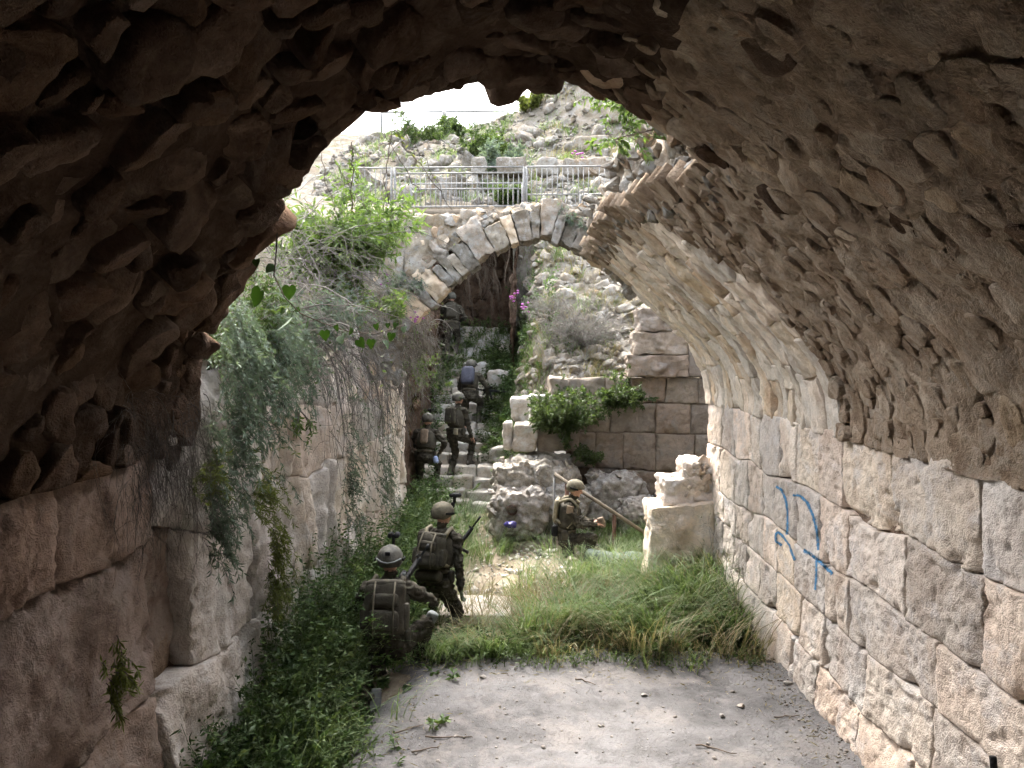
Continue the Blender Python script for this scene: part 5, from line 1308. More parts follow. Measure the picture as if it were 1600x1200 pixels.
# leafy vine hanging from the vault edge
def heart(L):
    half = np.array([(0, 0.10), (0.12, -0.04), (0.28, -0.06), (0.44, 0.06), (0.50, 0.26), (0.44, 0.48), (0.30, 0.72), (0.14, 0.90), (0, 1.04)])
    P = np.concatenate([half, (half * [-1, 1])[-2:0:-1]]); n = len(P)
    V = np.stack([P[:, 0], P[:, 1], 0.22 * np.abs(P[:, 0]) - 0.12 * P[:, 1] ** 2], 1)
    return np.concatenate([V, [[0, 0.42, -0.03]]]) * L, [(i, (i + 1) % n, n) for i in range(n)]
def vine():
    r = np.random.default_rng(131); d = 4.15
    stem = [(437, 120, 3.75), (440, 230, 3.95), (436, 300, 4.1), (432, 390, 4.15), (428, 430, 4.15), (445, 465, 4.2), (470, 490, 4.2), (505, 505, 4.25), (545, 518, 4.25), (585, 522, 4.3), (615, 514, 4.3), (634, 506, 4.3)]
    C = np.array([pix(*q) for q in stem]); o = empty('hanging_vine', C[0]); tag(o, 'leafy vine with heart-shaped leaves dangling from the vault edge', 'vine')
    b = C[0]; MB().add(*tube(C - b, np.linspace(0.005, 0.0024, len(C)), 5)).build('stem', M['bark'], o)
    t = np.linspace(0, 1, 120)[:, None] * (len(C) - 1); fi = np.minimum(t.astype(int), len(C) - 2); fine = C[fi[:, 0]] + (C[fi[:, 0] + 1] - C[fi[:, 0]]) * (t - fi)
    V, F = heart(1.0); me = mesh_data('leaf', V, F, M['ivy'], True, np.full(len(V), 0.5))
    for k, (px, py, s) in enumerate(((408, 452, 36), (430, 416, 22), (452, 446, 24), (455, 496, 32), (478, 508, 24), (507, 516, 18), (533, 524, 20), (549, 512, 14), (560, 530, 18), (580, 530, 17), (600, 532, 16), (612, 520, 15), (587, 506, 12), (632, 510, 13), (606, 505, 9), (619, 505, 10), (397, 353, 18), (442, 374, 18), (443, 482, 12), (400, 405, 14), (468, 482, 12), (525, 508, 11))):
        p = pix(px, py, d + .08); L = s / 1200 * d * 0.95; near = fine[np.argmin(np.linalg.norm(fine - p, axis=1))]
        q = link(bpy.data.objects.new('leaf', me), o); q.location = [float(c) for c in (p - b)]
        q.rotation_euler = (rad(90) + r.normal() * 0.5, r.normal() * 0.5 + rad(180), r.normal() * 0.7); q.scale = (L * r.uniform(.8, 1.05), L, L)
        mid = (p + near) / 2 + [0, 0, .015]; pet = MB().add(*tube(np.array([near, mid, p]) - b - np.array(q.location) * 0, .0014, 4)); pet.build('petiole', M['bush'], o)
vine()
# thin bare shoots crossing the opening
def shoots():
    o = empty('bare_shoots', tuple(pix(620, 195, 4.3))); tag(o, 'thin bare shoots arching down from the vault edge across the railing', 'vine'); b = np.array(o.location)
    for k, (pts, w) in enumerate((([(612, 195), (640, 240), (690, 300)], 3), ([(618, 190), (600, 250), (604, 320)], 3), ([(600, 205), (630, 260), (655, 300)], 2.5), ([(640, 195), (620, 240), (575, 260)], 2.5), ([(625, 200), (670, 250), (705, 330)], 2), ([(500, 230), (508, 290), (530, 340)], 2.5), ([(548, 215), (552, 270), (550, 330)], 4), ([(520, 240), (545, 300), (580, 330)], 2))):
        P = np.array([pix(x, y, 4.35) for x, y in pts]); t = np.linspace(0, 1, 12)[:, None]
        C = (1 - t) ** 2 * P[0] + 2 * t * (1 - t) * P[1] + t ** 2 * P[2] - b + np.random.default_rng(k).normal(size=(12, 3)) * 0.006
        MB().add(*tube(C, w * 0.00085, 4)).build('shoot', M['bark'], o)
        if k in (0, 6):
            r = np.random.default_rng(k); n = 60 if k == 6 else 22
            P2 = C[r.integers(2, 11, n)] + r.normal(size=(n, 3)) * 0.012; V, F = leaves_np(P2, r.normal(size=(n, 3)), 0.035, 0.012, r); obj('foliage', V, F, M['yellowish'] if k == 0 else M['bush'], o, False, np.repeat(r.random(n), 5))
shoots()
# pink flowers
def flowers():
    r = np.random.default_rng(141)
    labs = (('magenta flowers by the passage edge above the rubble slope', (803, 463, 16.8)), ('magenta flowers lower on the rubble slope', (818, 478, 16.2)), ('magenta flowers beside the grey-green shrub on the arch', (610, 440, 10.2)), ('magenta flowers under the left foot of the arch', (648, 498, 10.2)), ('magenta flowers left of the arch foot, above the ivy', (618, 490, 10.0)), ('pink flowers at the end of the bridge railing', (935, 318, 18.5)), ('pink flowers on the slope below the long pale boulder', (905, 240, 24.0)))
    for lab, (px, py, d) in labs:
        p = pix(px, py, d); o = empty('flower_cluster', p); tag(o, lab, 'flowers', 'magenta wild flowers'); sc = d / 1200
        mb = MB()
        for _ in range(9):
            c = r.normal(size=3) * [5 * sc, 0.05, 4 * sc]; V, F = ico(1); mb.add(V * 2.1 * sc * [1, 1, 0.7] + c, [tuple(f) for f in F])
        mb.build('petals', M['flower'], o)
        C = curves(r.normal(size=(5, 3)) * 0.03 - [0, 0, 0.25], np.tile([0, 0, 1.0], (5, 1)), 0.25, 4, r, 0, 0.1); V, F = tubes_np(C, 0.004, 0.003); obj('stems', V, F, M['bush'], o, True, np.full(len(V), 0.5))
flowers()
# thin weeds climbing the block wall
for k, (y, h, lab) in enumerate(((8.6, 1.0, 'tall thin weed standing against the pale end of the block wall'), (7.9, 0.8, 'thin straggly weed against the block wall left of the graffiti'))):
    shrub('wall_weed', lab, (2.05, y, 0.1), h, 0.12, M['grass'], 4, 5, 4, (0.05, 0.006), 1.0, 0.0, 150 + k, cat='weed', stem_r=0.004, bare=0.3)

def leaf_litter():
    r = np.random.default_rng(161); n = 900
    x = r.uniform(-1.3, 2.2, n); y = 7.25 - np.abs(r.normal(size=n)) * 0.35; k = r.random(n) < .35; y = np.where(k, r.uniform(4.9, 7.2, n), y); x = np.where(k, np.where(r.random(n) < .5, 2.2 - np.abs(r.normal(size=n)) * .2, -1.15 + np.abs(r.normal(size=n)) * .2), x)
    P = np.stack([x, y, 0 * x + .022], 1); D = r.normal(size=(n, 3)) * [1, 1, .25]
    V, F = leaves_np(P, D, r.uniform(.02, .09, n), r.uniform(.004, .012, n), r, .3)
    o = obj('leaf_litter', V, F, M['dry'], None, False, np.repeat(r.random(n), 5)); tag(o, 'dry bits of straw and leaves littering the edges of the floor', 'litter', kind='stuff')
leaf_litter()

def court_pebbles():
    r = np.random.default_rng(171); it = []
    for _ in range(900):
        x = r.uniform(-1.3, 2.3); y = r.uniform(7.2, 13.3)
        if r.random() < .4: x = r.uniform(-1.0, .5); y = r.uniform(9, 12)
        w = r.choice([.012, .02, .035, .06], p=[.45, .33, .17, .05])
        it.append((int(r.integers(10)), np.array([x, y, float(ground_z(x, y)) + w * .1]), frame_from(np.array([0, 0, 1.0]) + r.normal(size=3) * .4, r.uniform(0, 6)), np.array([w * 1.3, w, w * .7])))
    tag(merged_rocks('gravel', it, M['step'], None, [rock_shape(1, 420 + i, 8, .1) for i in range(10)]), 'pale stones strewn over the soil of the sunken court', 'gravel', kind='stuff')
court_pebbles()
# ------------------------------------------------------------------ people
def nrm(v): v = np.asarray(v, float); return v / (np.linalg.norm(v) + 1e-9)
def capsule(p0, r0, p1, r1, n=12, flat=1.0, side=None):
    p0, p1 = np.asarray(p0, float), np.asarray(p1, float); d = nrm(p1 - p0)
    ref = np.array([1.0, 0, 0]) if side is None else np.asarray(side, float)
    if abs(np.dot(ref, d)) > 0.9: ref = np.array([0, 1.0, 0])
    A = nrm(ref - d * np.dot(ref, d)); B = np.cross(d, A)
    rings = []
    for t in np.linspace(-1, -0.15, 4): rings.append((p0 + d * r0 * t, r0 * math.sqrt(max(0, 1 - t * t)) + 1e-4))
    for t in np.linspace(0, 1, 5): rings.append((p0 + (p1 - p0) * t, r0 + (r1 - r0) * t))
    for t in np.linspace(0.15, 1, 4): rings.append((p1 + d * r1 * t, r1 * math.sqrt(max(0, 1 - t * t)) + 1e-4))
    th = np.linspace(0, 2 * math.pi, n, endpoint=False); V = []
    for c, r_ in rings: V.append(c + r_ * (np.cos(th)[:, None] * A + np.sin(th)[:, None] * B * flat))
    V = np.concatenate(V); F = []; m = len(rings)
    for i in range(m - 1):
        for j in range(n): F.append((i * n + j, i * n + (j + 1) % n, (i + 1) * n + (j + 1) % n, (i + 1) * n + j))
    F.append(tuple(range(n - 1, -1, -1))); F.append(tuple((m - 1) * n + j for j in range(n)))
    return V, F
def rings_loft(rings, n=18):
    th = np.linspace(0, 2 * math.pi, n, endpoint=False); V = []; F = []
    for c, a, b, X_, Y_ in rings: V.append(np.asarray(c) + np.cos(th)[:, None] * a * X_ + np.sin(th)[:, None] * b * Y_)
    V = np.concatenate(V); m = len(rings)
    for i in range(m - 1):
        for j in range(n): F.append((i * n + j, i * n + (j + 1) % n, (i + 1) * n + (j + 1) % n, (i + 1) * n + j))
    F.append(tuple(range(n - 1, -1, -1))); F.append(tuple((m - 1) * n + j for j in range(n)))
    return V, F
def ik(a, c, l1, l2, pole):
    a, c = np.asarray(a, float), np.asarray(c, float); d = np.linalg.norm(c - a); D = (c - a) / d
    if d > (l1 + l2) * 0.995: c = a + D * (l1 + l2) * 0.995; d = (l1 + l2) * 0.995
    x = (l1 * l1 - l2 * l2 + d * d) / (2 * d); h = math.sqrt(max(1e-6, l1 * l1 - x * x))
    p = np.asarray(pole, float); p = nrm(p - D * np.dot(p, D))
    return a + D * x + p * h, c
def mat4(o, X_, Y_, Z_):
    m = np.eye(4); m[:3, 0] = X_; m[:3, 1] = Y_; m[:3, 2] = Z_; m[:3, 3] = o; return Matrix(m.tolist())
def frame(fwd, up):
    up = nrm(up); f = nrm(np.asarray(fwd, float) - up * np.dot(fwd, up)); return np.cross(f, up), f, up

def remeshed(mb, voxel):
    me = mesh_data('tmp', np.concatenate(mb.V), mb.F, [], False)
    o = link(bpy.data.objects.new('tmp', me))
    md = o.modifiers.new('r', 'REMESH'); md.mode = 'VOXEL'; md.voxel_size = voxel; md.use_smooth_shade = True
    sm = o.modifiers.new('s', 'SMOOTH'); sm.factor = 0.5; sm.iterations = 3
    dg = bpy.context.evaluated_depsgraph_get(); dg.update()
    out = bpy.data.meshes.new_from_object(o.evaluated_get(dg))
    bpy.data.objects.remove(o); bpy.data.meshes.remove(me)
    return out

def helmet(parent, Mh, mat, nvg=True, back_patch=False):
    """shell with ear cut-outs, rim, side rails; Mh = head frame (x right, y front, z up)"""
    n, m = 28, 12; V = []; th = np.linspace(0, 2 * math.pi, n, endpoint=False)
    lim = np.interp(np.cos(th), [-1, -0.4, 0.15, 0.6, 1], [2.15, 2.15, 1.85, 1.52, 1.45])   # cos = frontness
    for s in (1.0, 0.93):
        for i in range(m + 1):
            ph = lim * i / m
            V.append(np.stack([0.120 * s * np.sin(ph) * np.sin(th), 0.142 * s * np.sin(ph) * np.cos(th) - 0.008, 0.125 * s * np.cos(ph) + 0.022], 1))
    V = np.concatenate(V); V = V * (1 + 0.03 * fbm(V * 22, 3, 3))[:, None]; F = []
    for i in range(m):
        for j in range(n):
            a = i * n + j; b = i * n + (j + 1) % n
            F.append((a, a + n, b + n, b)); k = (m + 1) * n; F.append((a + k, b + k, b + n + k, a + n + k))
    for j in range(n):
        a = m * n + j; b = m * n + (j + 1) % n; k = (m + 1) * n; F.append((a, a + k, b + k, b))
    h = MB().add(V, F).build('helmet', mat, parent, True, Mh)
    mb = MB()
    for sx in (-1, 1): mb.add(*rbox((sx * 0.128, -0.01, 0.02), (0.016, 0.13, 0.028), 0.007, 3))
    mb.build('helmet_rails', M['black'], h, True, Mh)
    if back_patch:
        MB().add(*rbox((0, -0.148, 0.085), (0.045, 0.02, 0.035), 0.006, 3)).build('rear_patch', M['black'], h, True, Mh)
        MB().add(*tube([(-0.11, -0.08, 0.03), (-0.06, -0.145, 0.01), (0, -0.158, 0.0), (0.06, -0.145, 0.01), (0.11, -0.08, 0.03)], 0.008, 6)).build('rear_band', M['pad'], h, True, Mh)
    if nvg:
        mb = MB(); mb.add(*rbox((0, 0.145, 0.10), (0.04, 0.03, 0.06), 0.008, 3)); mb.add(*rbox((0.0, 0.165, 0.16), (0.03, 0.03, 0.09), 0.008, 3))
        mb.build('night_vision_mount', M['black'], h, True, Mh)
        mb = MB()
        for sx in (-1, 1): mb.add(*tube([(sx * 0.03, 0.13, 0.205), (sx * 0.03, 0.22, 0.215)], [0.022, 0.026], 10))
        mb.add(*rbox((0, 0.17, 0.205), (0.07, 0.05, 0.025), 0.008, 3)); mb.build('night_vision_goggles', M['black'], h, True, Mh)
    return h

def backpack(parent, Mt, w, hgt, dep, mat, seed, straps='strap', pockets=True, z0=0.0):
    V, F = rbox((0, -0.16 - dep / 2, z0), (w, dep, hgt), 0.06, 12, 0.014, seed, 9)
    b = MB().add(V, F).build('backpack', mat, parent, True, Mt)
    if pockets:
        MB().add(*rbox((0, -0.17 - dep, z0 - hgt * 0.22), (w * 0.74, 0.10, hgt * 0.40), 0.04, 8, 0.008, seed + 1, 12)).build('pocket', mat, b, True, Mt)
        MB().add(*rbox((0, -0.16 - dep, z0 + hgt * 0.16), (w * 0.66, 0.08, hgt * 0.26), 0.035, 8, 0.008, seed + 2, 12)).build('pocket', mat, b, True, Mt)
        MB().add(*rbox((0, -0.15 - dep * 0.5, z0 + hgt * 0.46), (w * 0.95, dep * 0.9, hgt * 0.16), 0.04, 8, 0.008, seed + 3, 12)).build('lid', mat, b, True, Mt)
        for sx in (-1, 1): MB().add(*rbox((sx * w * 0.5, -0.16 - dep * 0.5, z0 - hgt * 0.15), (0.07, dep * 0.7, hgt * 0.5), 0.03, 6, 0.006, seed + 4, 12)).build('side_pouch', mat, b, True, Mt)
        for sx in (-0.24, 0.24):
            MB().add(*tube([(sx * w, -0.16 - dep * 0.9, z0 + hgt * 0.5), (sx * w, -0.225 - dep, z0 + hgt * 0.2), (sx * w, -0.235 - dep, z0 - hgt * 0.3), (sx * w, -0.18 - dep, z0 - hgt * 0.5)], 0.009, 5)).build('compression_strap', M['strap'], b, True, Mt)
    for sx in (-1, 1):
        MB().add(*tube([(sx * w * 0.34, -0.17, z0 + hgt * 0.34), (sx * 0.13, -0.10, 0.20), (sx * 0.125, 0.0, 0.235), (sx * 0.13, 0.11, 0.16), (sx * 0.15, 0.13, 0.0), (sx * 0.17, 0.02, -0.18), (sx * w * 0.4, -0.17, z0 - hgt * 0.36)], 0.024, 6)).build('shoulder_strap', M[straps], b, True, Mt)
    return b

def person(label, loc, heading, P, seed=1, scale=1.0, hm='helmet', nvg=True, pack=None, gloves=True, back_patch=False, voxel=0.011, vest=True):
    root = empty('person', loc, heading); root.scale = (scale,) * 3; tag(root, label, 'person', 'people in olive field dress')
    pel = np.array(P['pelvis'], float); up = nrm(P.get('spine', (0, 0.1, 1))); fwd = np.array(P.get('fwd', (0, 1, 0)), float)
    X_, Y_, Z_ = frame(fwd, up); px = np.array(P.get('pelvis_right', X_), float)
    waist = pel + Z_ * 0.16; chest = pel + Z_ * 0.36; sh = pel + Z_ * 0.50; nb = pel + Z_ * 0.56
    hup = nrm(P.get('head_up', up * 0.4 + np.array([0, 0, 0.6]))); HX, HY, HZ = frame(P.get('look', fwd), hup)
    hc = nb + HZ * 0.175 + HY * 0.025
    mb = MB(); seg = []
    mb.add(*rings_loft([(pel - Z_ * 0.10, .10, .09, X_, Y_), (pel - Z_ * 0.04, .165, .125, X_, Y_), (pel + Z_ * .06, .17, .125, X_, Y_), (waist, .155, .115, X_, Y_), (chest - Z_ * .08, .17, .125, X_, Y_), (chest + Z_ * .04, .185, .13, X_, Y_), (sh - Z_ * .02, .18, .115, X_, Y_), (sh + Z_ * .035, .12, .085, X_, Y_), (nb, .065, .06, X_, Y_)]))
    seg += [(pel - Z_ * .05, nb - Z_ * 0.03, .14, 0)]
    mb.add(*capsule(nb - Z_ * .03, .058, hc - HZ * .06, .054)); seg.append((nb + Z_ * 0.015, hc - HZ * .06, .055, 1))
    mb.add(*capsule(hc - HZ * .025 + HY * .01, .078, hc + HZ * .045 - HY * .01, .088, 16, 1.15, HX)); seg.append((hc - HZ * .03, hc + HZ * .05, .09, 1))
    mb.add(*capsule(hc - HZ * .095 + HY * .055, .034, hc - HZ * .05 + HY * .03, .058))                       # jaw
    mb.add(*capsule(hc + HZ * .005 + HY * .088, .010, hc - HZ * .03 + HY * .108, .015))                      # nose
    mb.add(*capsule(hc + HZ * .018 + HY * .082 - HX * .03, .013, hc + HZ * .018 + HY * .082 + HX * .03, .013))  # brow
    for sx in (-1, 1): mb.add(*capsule(hc + HX * sx * .083 - HZ * .02, .018, hc + HX * sx * .088 + HZ * .015 - HY * .01, .018))
    seg.append((hc - HZ * .09 + HY * .05, hc - HZ * .03 + HY * .10, .03, 1))
    for sx, hk, ek in ((-1, 'lh', 'le'), (1, 'rh', 're')):
        s0 = sh + X_ * sx * 0.185 - Z_ * .015; h = np.array(P[hk], float)
        e, h = ik(s0, h, .29, .26, P.get(ek, (sx * 0.7, -0.4, -0.5)))
        mb.add(*capsule(s0, .074, e, .056)); mb.add(*capsule(e, .056, h, .040)); mb.add(*capsule(sh + X_ * sx * .08, .08, s0, .073))
        seg += [(s0, e, .065, 0), (e, h, .048, 0)]
        d = nrm(h - e); hd = nrm(np.array(P.get(hk + '_dir', d), float)); side = nrm(np.cross(hd, P.get(hk + '_palm', (0, 0, 1)))); pn = np.cross(side, hd)
        k0 = h + hd * .02; k1 = h + hd * .085
        mb.add(*capsule(k0, .032, k1, .030, 12, .55, side)); seg.append((k0 + hd * .01, k1 + hd * .05, .035, 2))
        for q, (o, L, b_) in enumerate(((-.033, .060, .9), (-.011, .074, .8), (.011, .078, .8), (.032, .066, .9))):
            a = k1 + side * o + hd * .012; m1 = a + hd * L * .5 - pn * L * .22 * b_; t1 = m1 + hd * L * .28 - pn * L * .45 * b_
            mb.add(*capsule(a, .0105, m1, .010, 8)); mb.add(*capsule(m1, .010, t1, .0085, 8))
        a = k0 + side * -.03 * sx; m1 = a + side * -.028 * sx + hd * .035 - pn * .012; t1 = m1 + hd * .034 - pn * .014
        mb.add(*capsule(a, .013, m1, .0115, 8)); mb.add(*capsule(m1, .0115, t1, .0095, 8)); seg.append((a, t1, .012, 2))
    knees = {}
    for sx, fk, kk in ((-1, 'lf', 'lk'), (1, 'rf', 'rk')):
        hip = pel + X_ * sx * .095 - Z_ * .03; an = np.array(P[fk], float)
        kn, an = ik(hip, an, .44, .42, P.get(kk, (sx * .15, 1, .2))); knees[sx] = (hip, kn, an)
        mb.add(*capsule(hip, .105, kn, .074)); mb.add(*capsule(kn, .072, an, .056)); seg += [(hip, kn, .09, 0), (kn, an + (kn - an) * .3, .062, 0), (an + (kn - an) * .2, an, .06, 3)]
        td = nrm(P.get(fk + '_toe', (0, 1, 0))); fu = nrm(P.get(fk + '_up', (0, 0, 1)))
        fs = np.cross(td, fu); heel = an - td * .055 - fu * .055; toe = an + td * .165 - fu * .062
        mb.add(*capsule(heel, .046, an + td * .05 - fu * .03, .052)); mb.add(*capsule(an + td * .04 - fu * .045, .05, toe, .038, 12, .8, fs)); seg.append((heel, toe, .045, 3))
    me = remeshed(mb, voxel)
    n = len(me.vertices); co = np.empty(n * 3, np.float32); me.vertices.foreach_get('co', co); co = co.reshape(-1, 3).astype(float)
    nm = np.empty(n * 3, np.float32); me.vertices.foreach_get('normal', nm); nm = nm.reshape(-1, 3)
    best = np.full(n, 9.0); tg = np.zeros(n, int)
    for a, b, r_, t in seg:
        ab = b - a; u = np.clip(((co - a) @ ab) / (ab @ ab + 1e-9), 0, 1); dd = np.linalg.norm(co - a - u[:, None] * ab, axis=1) - r_
        m = dd < best; best[m] = dd[m]; tg[m] = t
    wr_ = 0.013 * fbm(co * [14, 14, 26] + seed * 5, 3, seed) + 0.008 * np.sin(co[:, 2] * 55 + 9 * fbm(co * 6, 2, seed))
    co = co + nm * (wr_ * (tg == 0))[:, None]
    me.vertices.foreach_set('co', co.astype(np.float32).ravel())
    npoly = len(me.polygons); fc = np.array([p.vertices[0] for p in me.polygons]); me.materials.clear()
    for mt in (M['uniform'], M['skin'], M['glove'] if gloves else M['skin'], M['boot']): me.materials.append(mt)
    me.polygons.foreach_set('material_index', tg[fc].astype(np.int32)); me.polygons.foreach_set('use_smooth', np.ones(npoly, bool)); me.update()
    body = link(bpy.data.objects.new('body', me), root)
    Mt = mat4(chest, X_, Y_, Z_); Mh = mat4(hc, HX, HY, HZ)
    if vest:
        VV, FF = rings_loft([(chest - Z_ * .20, .178, .145, X_, Y_), (chest - Z_ * .17, .19, .155, X_, Y_), (chest, .198, .16, X_, Y_), (chest + Z_ * .10, .185, .15, X_, Y_), (chest + Z_ * .15, .14, .12, X_, Y_), (chest + Z_ * .152, .10, .09, X_, Y_)], 28)
        VV = VV + unit(VV - chest) * (0.006 * fbm(VV * 16, 3, seed))[:, None]
        v = MB().add(VV, FF).build('vest', M['pack'], root)
        for k, sx in enumerate((-0.1, 0.0, 0.1)): MB().add(*rbox((sx, 0.175, -0.10), (0.085, 0.06, 0.15), 0.02, 5, 0.004, k)).build('pouch', M['pack'], v, True, Mt)
        belt = MB().add(*rings_loft([(pel + Z_ * .09, .175, .135, X_, Y_), (pel + Z_ * .135, .172, .135, X_, Y_)], 24)).build('belt', M['strap'], root)
        for sx in (-1, 1): MB().add(*rbox(pel + X_ * sx * .185 + Z_ * .06, (.06, .11, .14), .025, 6, .005, 3)).build('pouch', M['pack'], belt)
    helmet(root, Mh, M[hm], nvg, back_patch)
    for sx in (-1, 1):
        mb = MB(); V, F = ico(2); mb.add(V * .011 + (hc + HY * .081 + HX * sx * .031 + HZ * .002), [tuple(f) for f in F]); mb.build('eye', M['black'], body)
    mb = MB(); mb.add(*tube([hc + HY * .093 - HZ * .068 + HX * q for q in (-.024, 0, .024)], .005, 6)); mb.build('mouth', M['strap'], body)
    return root, Mt, Mh, knees

def rifle(label, Mw, suppress=False, L=0.82):
    """local y = muzzle, z = up"""
    o = empty('rifle'); o.matrix_world = Mw; tag(o, label, 'rifle', 'black rifles')
    MB().add(*rbox((0, 0, 0), (.042, .24, .068), .012, 4)).build('receiver', M['black'], o)
    MB().add(*rbox((0, .25, .006), (.046, .26, .05), .014, 4)).build('handguard', M['black'], o)
    MB().add(*tube([(0, .36, .008), (0, .52, .008), (0, .521, .008), (0, .58, .008)], [.011, .011, .015, .015], 8)).build('barrel', M['black'], o)
    mb = MB(); mb.add(*tube([(0, -.10, .005), (0, -.24, .003)], .017, 8)); mb.add(*rbox((0, -.26, -.018), (.036, .10, .11), .015, 4)); mb.build('stock', M['black'], o)
    MB().add(*tube([(0, .05, -.03), (0, .07, -.11), (0, .10, -.19)], [.022, .022, .024], 6)).build('magazine', M['black'], o)
    MB().add(*tube([(0, -.07, -.03), (0, -.11, -.12)], [.018, .02], 7)).build('grip', M['black'], o)
    mb = MB(); mb.add(*rbox((0, .02, .052), (.03, .08, .03), .006, 3)); mb.add(*tube([(0, -.05, .085), (0, .09, .085)], [.024, .027], 10)); mb.build('optic', M['black'], o)
    MB().add(*rbox((0, .355, .045), (.012, .03, .05), .004, 2)).build('front_sight', M['black'], o)
    return o
def world_of(root): return Matrix.LocRotScale(root.location, root.rotation_euler, root.scale)
def at_ground(px, d, zf): 
    p = pix(px, 800, d); return (p[0], d, float(zf(p[0], d)))

# 1 kneeling in the undergrowth, seen from behind
p1 = at_ground(612, 6.85, ground_z); p1 = (p1[0] - .05, p1[1], -0.22)
r1, T1, H1, K1 = person('person kneeling in the undergrowth with a big pack, nearest the viewer', p1, rad(4), dict(
    pelvis=(0, 0.0, .43), spine=(0.02, .24, 1), look=(0.05, 1, -0.02), lh=(-.10, .36, .78), rh=(.20, .40, .80), le=(-1, -.4, -.5), re=(1, -.35, -.45),
    lf=(-.06, -.42, .13), lk=(-.1, .9, -.5), lf_toe=(0.05, .35, -1), lf_up=(0, 1, .35), rf=(.22, .26, .10), rk=(.55, .7, .6)), 1, 1.0, 'helmet', True, None, True, True)
b1 = backpack(r1, T1, .36, .46, .17, M['pack'], 11, 'strap', True, -0.03)
hip, kn, an = K1[1]
MB().add(*rbox((0, 0, 0), (.12, .11, .17), .05, 8, .006, 2)).build('knee_pad', M['pad'], r1, True, Matrix.Translation(Vector(kn + np.array([.03, .03, .03]))) @ Matrix.Rotation(0.5, 4, 'Y'))
hip, kn, an = K1[-1]
MB().add(*rbox((0, 0, 0), (.095, .035, .26), .017, 6, .004, 4, 30)).build('boot_sole', M['sole'], r1, True, Matrix.Translation(Vector(an + np.array([0.03, -.105, -.02]))) @ Matrix.Rotation(rad(-18), 4, 'X'))
mb = MB(); [mb.add(*rbox((.135, -.02 - .01 * k, .255 - .045 * k), (.035, .03, .03), .01, 3)) for k in range(4)]; mb.build('radio_cable_beads', M['pad'], r1, True, T1)
rifle('black rifle held across the chest of the kneeling person with the big pack', world_of(r1) @ Matrix.Translation((.10, .42, .84)) @ Matrix.Rotation(rad(-25), 4, 'Z') @ Matrix.Rotation(rad(28), 4, 'X'))

# 2 standing just ahead, arm hanging
p2 = at_ground(688, 8.3, ground_z); p2 = (p2[0] - .06, p2[1], -0.34)
r2, T2, H2, K2 = person('person standing in tall grass with a round pack, right arm hanging', p2, rad(-14), dict(
    pelvis=(0, 0, .72), spine=(.03, .26, 1), look=(.5, 1, 0.05), lh=(.02, .36, .98), le=(-1, -.1, -.7), rh=(.30, .04, .56), re=(.5, -1, 0), rh_dir=(.05, .15, -1), rh_palm=(-1, 0, 0),
    lf=(-.14, .16, .09), rf=(.15, -.12, .09)), 2, 0.98, 'helmet_tan', True)
b2 = backpack(r2, T2, .30, .38, .20, M['pack'], 21, 'khaki', True, -0.04)
MB().add(*capsule((-.10, -.22, -.30), .065, (.10, -.22, -.30), .065)).build('rolled_pouch', M['pack'], b2, True, T2)
rifle('black rifle slung before the standing person in the tall grass', world_of(r2) @ Matrix.Translation((.13, .36, 1.0)) @ Matrix.Rotation(rad(-28), 4, 'Z') @ Matrix.Rotation(rad(40), 4, 'X') @ Matrix.Scale(.85, 4))

# 3 beside the handrail, in profile
p3 = pix(902, 800, 11.4); p3 = (p3[0] - .17, 11.4, -0.32)
r3, T3, H3, K3 = person('person in a tan helmet kneeling in profile beside the sloping handrail', p3, rad(-98), dict(
    pelvis=(0, 0, .46), spine=(0, .14, 1), look=(.05, 1, -.35), head_up=(0, .25, 1), lh=(-.06, .42, .70), rh=(.10, .44, .68), le=(-.6, -.2, -1), re=(.6, -.2, -1),
    lf=(-.12, -.36, .12), lk=(-.1, .9, -.5), lf_toe=(0, .3, -1), lf_up=(0, 1, .3), rf=(.16, .30, .10), rk=(.2, .8, .8)), 3, 1.0, 'helmet_tan', False, None, False)
b3 = backpack(r3, T3, .26, .36, .07, M['khaki'], 31, 'khaki', False, 0.02)
MB().add(*rbox((.25, 0.02, .10), (.03, .10, .12), .012, 5)).build('sleeve_patch', M['tanpack'], r3, True, T3)
MB().add(*rbox((-.02, -.17, -.30), (.14, .10, .16), .03, 6, .005, 5)).build('black_pouch', M['black'], r3, True, T3)
hp = world_of(r3) @ Vector((.03, .53, .70))
V, F = rbox((0, 0, 0), (.085, .10, .15), .02, 6, .004, 3); o = obj('handheld_device', V, F, M['tanpack']); o.location = hp; o.rotation_euler = (.3, 0, rad(-98)); tag(o, 'small brown device held up by the person in the tan helmet', 'device')

# people on the stairs
def on_stair(px, d, dz=0.0): p = pix(px, 700, d); return (p[0], d, 0.18 * (math.floor((d - 13.9) / 0.3 + 1e-6) + 1) + dz)
p4 = on_stair(664, 14.05)
r4, T4, H4, K4 = person('person with a tan pouch on the back starting up the stairs by the wall end', p4, rad(-6), dict(
    pelvis=(0, 0, .84), spine=(0.02, .28, 1), look=(0, 1, .05), lh=(-.16, .30, 1.0), rh=(.26, .16, .92), re=(1, -.6, 0), lf=(-.12, -.10, .09), rf=(.16, .28, .28)), 4, 0.95, 'helmet_dark', True, voxel=.016)
MB().add(*rbox((0, -.20, .02), (.15, .10, .28), .04, 8, .006, 4)).build('tan_pouch', M['tanpack'], r4, True, T4)
MB().add(*capsule((.22, -.05, -.38), .05, (.24, -.05, -.44), .05)).build('blue_white_canteen', plain_mat('pale_blue_plastic', (.30, .36, .55), .4), r4, True, T4)
p5 = on_stair(712, 14.75)
